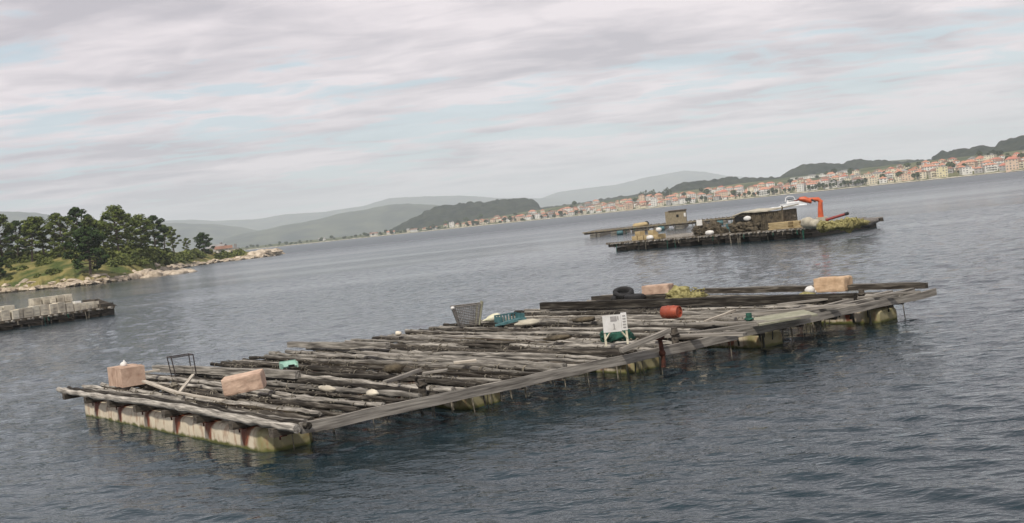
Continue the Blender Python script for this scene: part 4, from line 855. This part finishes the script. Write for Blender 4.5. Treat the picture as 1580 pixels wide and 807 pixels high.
for i, x in enumerate((983, 992, 1002, 1012, 1020, 1008, 988)):
    b = MB(); top = i >= 5; b.box((0, 0, .3), (.75, .9, .5)); b.box((0, -.46, .3), (.6, .02, .1)); p = M1(x, 1.6, DK + (.52 if top else 0)); single('tan_crate', b, M['tan'], p, ang1 + random.uniform(-.1, .1), 'tan fish crate %s, left end of middle raft' % ['leftmost on the deck', 'second from the left on the deck', 'third from the left on the deck', 'fourth from the left on the deck', 'rightmost on the deck', 'stacked on the others, right one', 'stacked on the others, left one'][i], 'crate', 'tan crates on the middle raft')
p = M1(1133, 6.0, DK); b = MB(); b.box((0, 0, .5), (2.0, .12, .9)); b.box((0, .4, .05), (2.0, 1, .1)); single('teal_sheet', b, M['teal'], p, ang1, 'teal panel standing behind the brown rope heap on the middle raft', 'panel')
for i, (x, w) in enumerate(((1205, 2.6), (1222, 2.8))):
    b = MB(); 
    for k in range(5): b.box((0, 0, .1 + k * .15), (w * random.uniform(.85, 1), .9, .12))
    single('board_stack', b, M['tan'], M1(x, .8 + i * .9), ang1 - .04, 'stack of tan boards in front of the shed, %s' % ('near one' if i == 0 else 'one nearer the white sacks'), 'boards', 'stacks of tan boards')
b = MB(); b.box((0, 0, .35), (2.6, .5, .35)); single('red_beam', b, M['orange'], M1(1233, 2.4), ang1, 'low orange box behind the tan boards on the middle raft', 'box')
b = MB(); b.tube([(0, 0, 0), (0, 0, 1.15)], [.16, .12], 8); b.blob((0, 0, 1.2), (.18, .18, .16), .1, 2, 1, 8); single('bollard', b, M['dark_wood'], M1(1228, 2.0), 0, 'short dark bollard behind the tan boards on the middle raft', 'bollard')
for x, w, h_, lab in ((1248, .75, 1.0, 'bulging cream sack left of the crane foot'), (1258, .5, .8, 'small cream sack touching the crane foot')):
    b = MB(); b.blob((0, 0, h_ * .55), (w, .6, h_ * .6), .25, 1.6, int(x), 16); single('cream_sack', b, M['tarp'], at(x, 352, DK), ang1, lab, 'sack', 'cream sacks by the crane')
p = at(1268, 350.5, DK); r = empty('deck_crane', p, facing(p), 'bright red folding crane on a cream base standing on the middle raft', 'crane')
b = MB(); b.box((.1, 0, .5), (1.1, 1.0, 1.0)); b.build('base', M['tarp'], r)
b = MB(); b.tube([(0, 0, 1.0), (.02, 0, 1.8), (.1, 0, 2.5)], [.30, .26, .22], 10); b.build('column', M['red'], r)
b = MB(); b.tube([(.2, 0, 2.4), (-.1, 0, 2.78), (-1.0, 0, 2.86)], [.24, .22, .18], 8); b.build('boom', M['red'], r)
b = MB(); b.tube([(-.35, -.28, 2.55), (-.75, -.28, 2.85)], .09, 6); b.build('piston', M['steel'], r)
b = MB(); b.tube([(-.7, -.05, 2.62), (-1.4, -.05, 2.92), (-1.9, -.05, 3.0)], [.22, .30, .18], 8); jb = b.build('jib', M['red'], r)
b = MB(); b.tube([(-1.8, -.05, 3.02), (-2.15, -.05, 2.88), (-2.4, -.05, 2.86)], [.14, .08, .05], 6); b.build('hook', M['red_dark'], jb)
p = at(1291, 349, DK); r = empty('red_boom', p, facing(p) + .1, 'dark red boom with a black end lying slanted right of the crane', 'boom'); b = MB(); b.tube([(-1.0, 0, .7), (.9, 0, 1.08)], [.14, .13], 8); b.build('arm', M['red_dark'], r); b = MB(); b.tube([(.85, 0, 1.08), (1.25, 0, 1.15)], [.16, .15], 8); b.build('end_cap', M['tyre'], r)
b = MB(); b.tube([(-.8, 0, 0), (-.8, 0, .75)], .1, 6); b.build('support', M['red_dark'], r)
p = at(1296, 351, DK); b = MB()
for k in range(7): b.blob((-1.5 + k * .6, random.uniform(-.1, .3), .25), (.6, .5, [.5, .45, .4, .5, .6, .45, .25][k]), .5, 2, 50 + k, 16)
for k in range(60): a = Vector((random.uniform(-1.7, 2.2), -.45, random.uniform(.2, .75))); b.tube([a, a + Vector((random.uniform(-.4, .4), 0, random.uniform(-.2, .2)))], .05, 4)
single('yellow_net', b, M['yellow_net'], p, facing(p) + .12, 'long heap of yellow-green nets at the right end of the middle raft', 'net')
p = at(1333, 345, DK); b = MB(); b.blob((0, 0, .1), (1.3, .7, .5), .35, 1.5, 77, 16); single('pale_net', b, M['wire'], p, facing(p), 'grey net heap past the yellow nets at the right end of the middle raft', 'net')

# second raft farther off
r2, L2 = far_raft('mussel_raft', at(902, 367.5), at(1165, 341), 20, 1.1, 40, 8, 'thin far mussel raft with one square hut, behind the middle raft', sparse=True)
qa, qb = at(902, 367.5), at(1165, 341); a2 = math.atan2((qb - qa).y, (qb - qa).x); e2 = Vector((math.cos(a2), math.sin(a2), 0)); f2 = Vector((-e2.y, e2.x, 0))
def M2(t, dy, z=1.1): return Vector((qa.x, qa.y, 0)) + e2 * (L2 * t) + f2 * dy + Vector((0, 0, z))
r = empty('raft_hut', M2(.545, 3.5), a2, 'square tan hut with one small window on the far raft', 'hut')
b = MB(); b.box((0, 0, 1.15), (3.9, 3.0, 2.3)); b.build('wall', M['shed'], r); b = MB(); b.box((.4, -.1, 2.36), (3.5, 3.2, .14)); b.build('roof', M['bark'], r); b = MB(); b.box((.35, -1.52, 1.3), (.45, .06, .5)); b.build('window', M['hole'], r); b = MB(); b.box((1.75, -1.53, 1.4), (.35, .08, .7)); b.build('door', M['white'], r)
b = MB(); b.blob((0, 0, .3), (1.6, .8, .45), .4, 1.6, 61, 14); single('pale_net', b, M['tan'], M2(.34, 2.0), a2, 'low tan heap of nets left of the square hut on the far raft', 'net')
b = MB(); b.blob((0, 0, .3), (.5, .5, .5), .3, 1.6, 62, 12); single('dark_drum', b, M['tyre'], M2(.36, 6), a2, 'small dark drum on the far raft beyond the tan heap', 'drum')
for i, t in enumerate((.215, .46, .80)):
    b = MB(); b.lathe([(.25, -.6), (.42, -.5), (.42, .5), (.25, .6)], n=12, rot=Matrix.Rotation(math.pi / 2, 3, 'Y')); single('teal_float', b, M['teal'], M2(t, -.6, .35), a2, 'teal drum floating at the front edge of the far raft, %s' % ('left one', 'one under the hut', 'right one')[i], 'float', 'teal drums along the far raft')

# left raft with concrete blocks
la, lb_ = at(-120, 528), at(172, 486); DL = .78
r3, L3 = far_raft('mussel_raft', la, lb_, 9, DL, 26, 6, 'dark raft stacked with pale square blocks at the left edge of the picture')
a3 = math.atan2((lb_ - la).y, (lb_ - la).x); e3 = Vector((math.cos(a3), math.sin(a3), 0)); f3 = Vector((-e3.y, e3.x, 0)); l0 = Vector((la.x, la.y, 0))
def M3(x, dy, z=DL):
    best = min((abs(proj(l0 + e3 * (L3 * t / 400) + f3 * dy + Vector((0, 0, z)))[0] - x), t) for t in range(-20, 430)); return l0 + e3 * (L3 * best[1] / 400) + f3 * dy + Vector((0, 0, z))
def cb(x, w, h, dy, z, lab, mt='concrete', sl=False, d=.95):
    p = M3(x, dy, DL + z); b = MB(); w = w * p.xy.length / F * 1.04; b.box((0, 0, h / 2), (w, d, h), taper=.985); b.box((0, -d / 2 + .0, h * .62), (w * .5, .05, .07)); b.box((0, -d / 2, h * .3), (w * .62, .05, .06))
    single('concrete_block', b, M[mt], p, a3 + random.uniform(-.09, .09), lab, 'block', 'square blocks on the left raft')
low = [(-34, 12), (-20, 12), (-6, 11), (6, 12), (21, 9), (29, 6), (41, 14), (54, 9), (67, 13), (80, 12), (92, 11), (104, 11)]
for i, (x, w) in enumerate(low): cb(x, w, .95 * random.uniform(.82, 1.06), .9 + random.uniform(-.12, .12), 0, 'pale square block in the bottom row of the left raft, %s from the left' % ordinal(i + 1), 'concrete_bright' if x in (21, 54) else 'concrete')
for i, (x, w) in enumerate([(54, 11), (68, 11), (78, 9), (90, 10), (102, 11)]): cb(x, w, .62, 1.9, .98, 'block in the upper row of the left raft, %s from the left' % ordinal(i + 1))
for i, (x, w) in enumerate([(55, 12), (68, 12), (81, 12), (94, 12), (104, 10)]): cb(x, w, .96, 2.0, 0, 'block in the hidden second row under the upper ones, %s from the left' % ordinal(i + 1))
for i, (x, w) in enumerate([(12, 16), (-6, 14)]): cb(x, w, 1.25, 2.1, 0, 'tall pale block behind the bottom row, %s' % ('right one' if i == 0 else 'left one'), 'concrete_bright')
for i, (x, w) in enumerate([(116, 9), (125, 9), (134, 9), (144, 11)]): cb(x, w, .66, .9, 0, 'low flat block at the right of the left raft, %s from the left' % ordinal(i + 1), 'concrete')
cb(117, 9, .2, 1.3, .68, 'bright white slab lying on the low blocks', 'white')
p = M3(155, 1.5); b = MB(); b.add([(-1.0, -1, 0), (1.2, -1, 0), (1.2, 1.5, 0), (-1.0, 1.5, 0), (-1.0, -.8, .85), (-.5, -.6, .85), (-.5, 1.2, .85), (-1.0, 1.3, .85)], [(3, 2, 1, 0), (4, 5, 6, 7), (0, 1, 5, 4), (1, 2, 6, 5), (2, 3, 7, 6), (3, 0, 4, 7)]); single('net_heap', b, M['dark_wood'], p, a3, 'dark sloping heap of nets at the right end of the left raft', 'net')
b = MB(); b.box((0, 0, .45), (1.3, 3.5, 1.3)); b.build('end_float', M['dark_wood'], r3, (L3 - .4, 1.6, .05))

# ------------------------------------------------------------------ motorboat under way
bp_ = at(1223, 318); r = empty('motor_boat', bp_, facing(bp_) + .15, 'white motor cruiser with a bow wave passing behind the red crane', 'boat')
b = MB(); st = [(-3.8, 1.15, .0, .95), (-1.5, 1.3, -.1, 1.0), (1.2, 1.25, -.1, 1.15), (2.9, .8, .0, 1.35), (4.1, .08, .55, 1.55)]; vs = []
for x, hw, z0, z1 in st: vs += [(x, -hw, z1), (x, -hw * .75, z0), (x, hw * .75, z0), (x, hw, z1)]
fs = [(i * 4 + k, i * 4 + k + 1, (i + 1) * 4 + k + 1, (i + 1) * 4 + k) for i in range(4) for k in range(3)] + [(i * 4 + 3, i * 4, (i + 1) * 4, (i + 1) * 4 + 3) for i in range(4)] + [(3, 2, 1, 0), (16, 17, 18, 19)]; b.add(vs, fs); b.build('hull', M['hull'], r)
b = MB(); b.add([(-1.8, -.95, 1.0), (2.4, -.8, 1.15), (2.4, .8, 1.15), (-1.8, .95, 1.0), (-1.6, -.8, 2.0), (1.0, -.7, 2.0), (1.0, .7, 2.0), (-1.6, .8, 2.0)], [(3, 2, 1, 0), (4, 5, 6, 7), (0, 1, 5, 4), (1, 2, 6, 5), (2, 3, 7, 6), (3, 0, 4, 7)]); b.build('cabin', M['hull'], r)
b = MB(); b.box((-.1, 0, 1.68), (2.5, 1.68, .3)); b.build('window', M['glass'], r)
b = MB(); b.tube([(-2.2, 0, 1.6), (-1.8, 0, 2.9), (-.9, 0, 3.2), (.4, 0, 3.0), (.9, 0, 2.2)], .13, 6); b.build('radar_arch', M['hull'], r)
b = MB(); b.box((-.4, 0, 2.15), (1.8, 1.3, .35)); b.build('flybridge', M['glass'], r)
b = MB(); wd = Vector((math.cos(facing(bp_) + .15), math.sin(facing(bp_) + .15), 0))
for k in range(36):
    t = k / 36; q = bp_ - wd * (3 + t * 7) ; b.blob((q.x, q.y + random.uniform(-.8, .8) * (1 + t), .0), (random.uniform(.5, 1.0), random.uniform(.4, .9), random.uniform(.12, .45) * (1 - .6 * t)), .4, 1.5, k, 8)
for k in range(14): q = bp_ + wd * (3.8 - k * .55); b.blob((q.x, q.y - 1.0 - k * .05, 0), (.6, .35, random.uniform(.25, .5)), .4, 1.5, k, 8)
o = b.build('wake_foam', M['foam']); tag(o, kind='stuff'); o['label'] = 'white wake foam trailing behind the motor cruiser'

for o in C.objects:
    if 'label' in o and len(o['label'].split()) > 16: print('LONG', o['label'])
# ------------------------------------------------------------------ haze: one closed box of air round everything
bpy.ops.mesh.primitive_cube_add(size=1, location=(0, 8000, 292)); hb = bpy.context.object; hb.name = 'haze'; hb.scale = (26000, 17000, 590)
hm = bpy.data.materials.new('haze_air'); hm.use_nodes = True; hn = hm.node_tree.nodes; hn.clear()
ho = hn.new('ShaderNodeOutputMaterial'); pv = hn.new('ShaderNodeVolumePrincipled'); pv.inputs['Color'].default_value = (.90, .97, 1, 1); pv.inputs['Density'].default_value = 1.1e-4; pv.inputs['Anisotropy'].default_value = -.3
hm.node_tree.links.new(pv.outputs[0], ho.inputs['Volume']); hb.data.materials.append(hm); tag(hb, kind='stuff'); hb['label'] = 'pale sea haze over the bay'
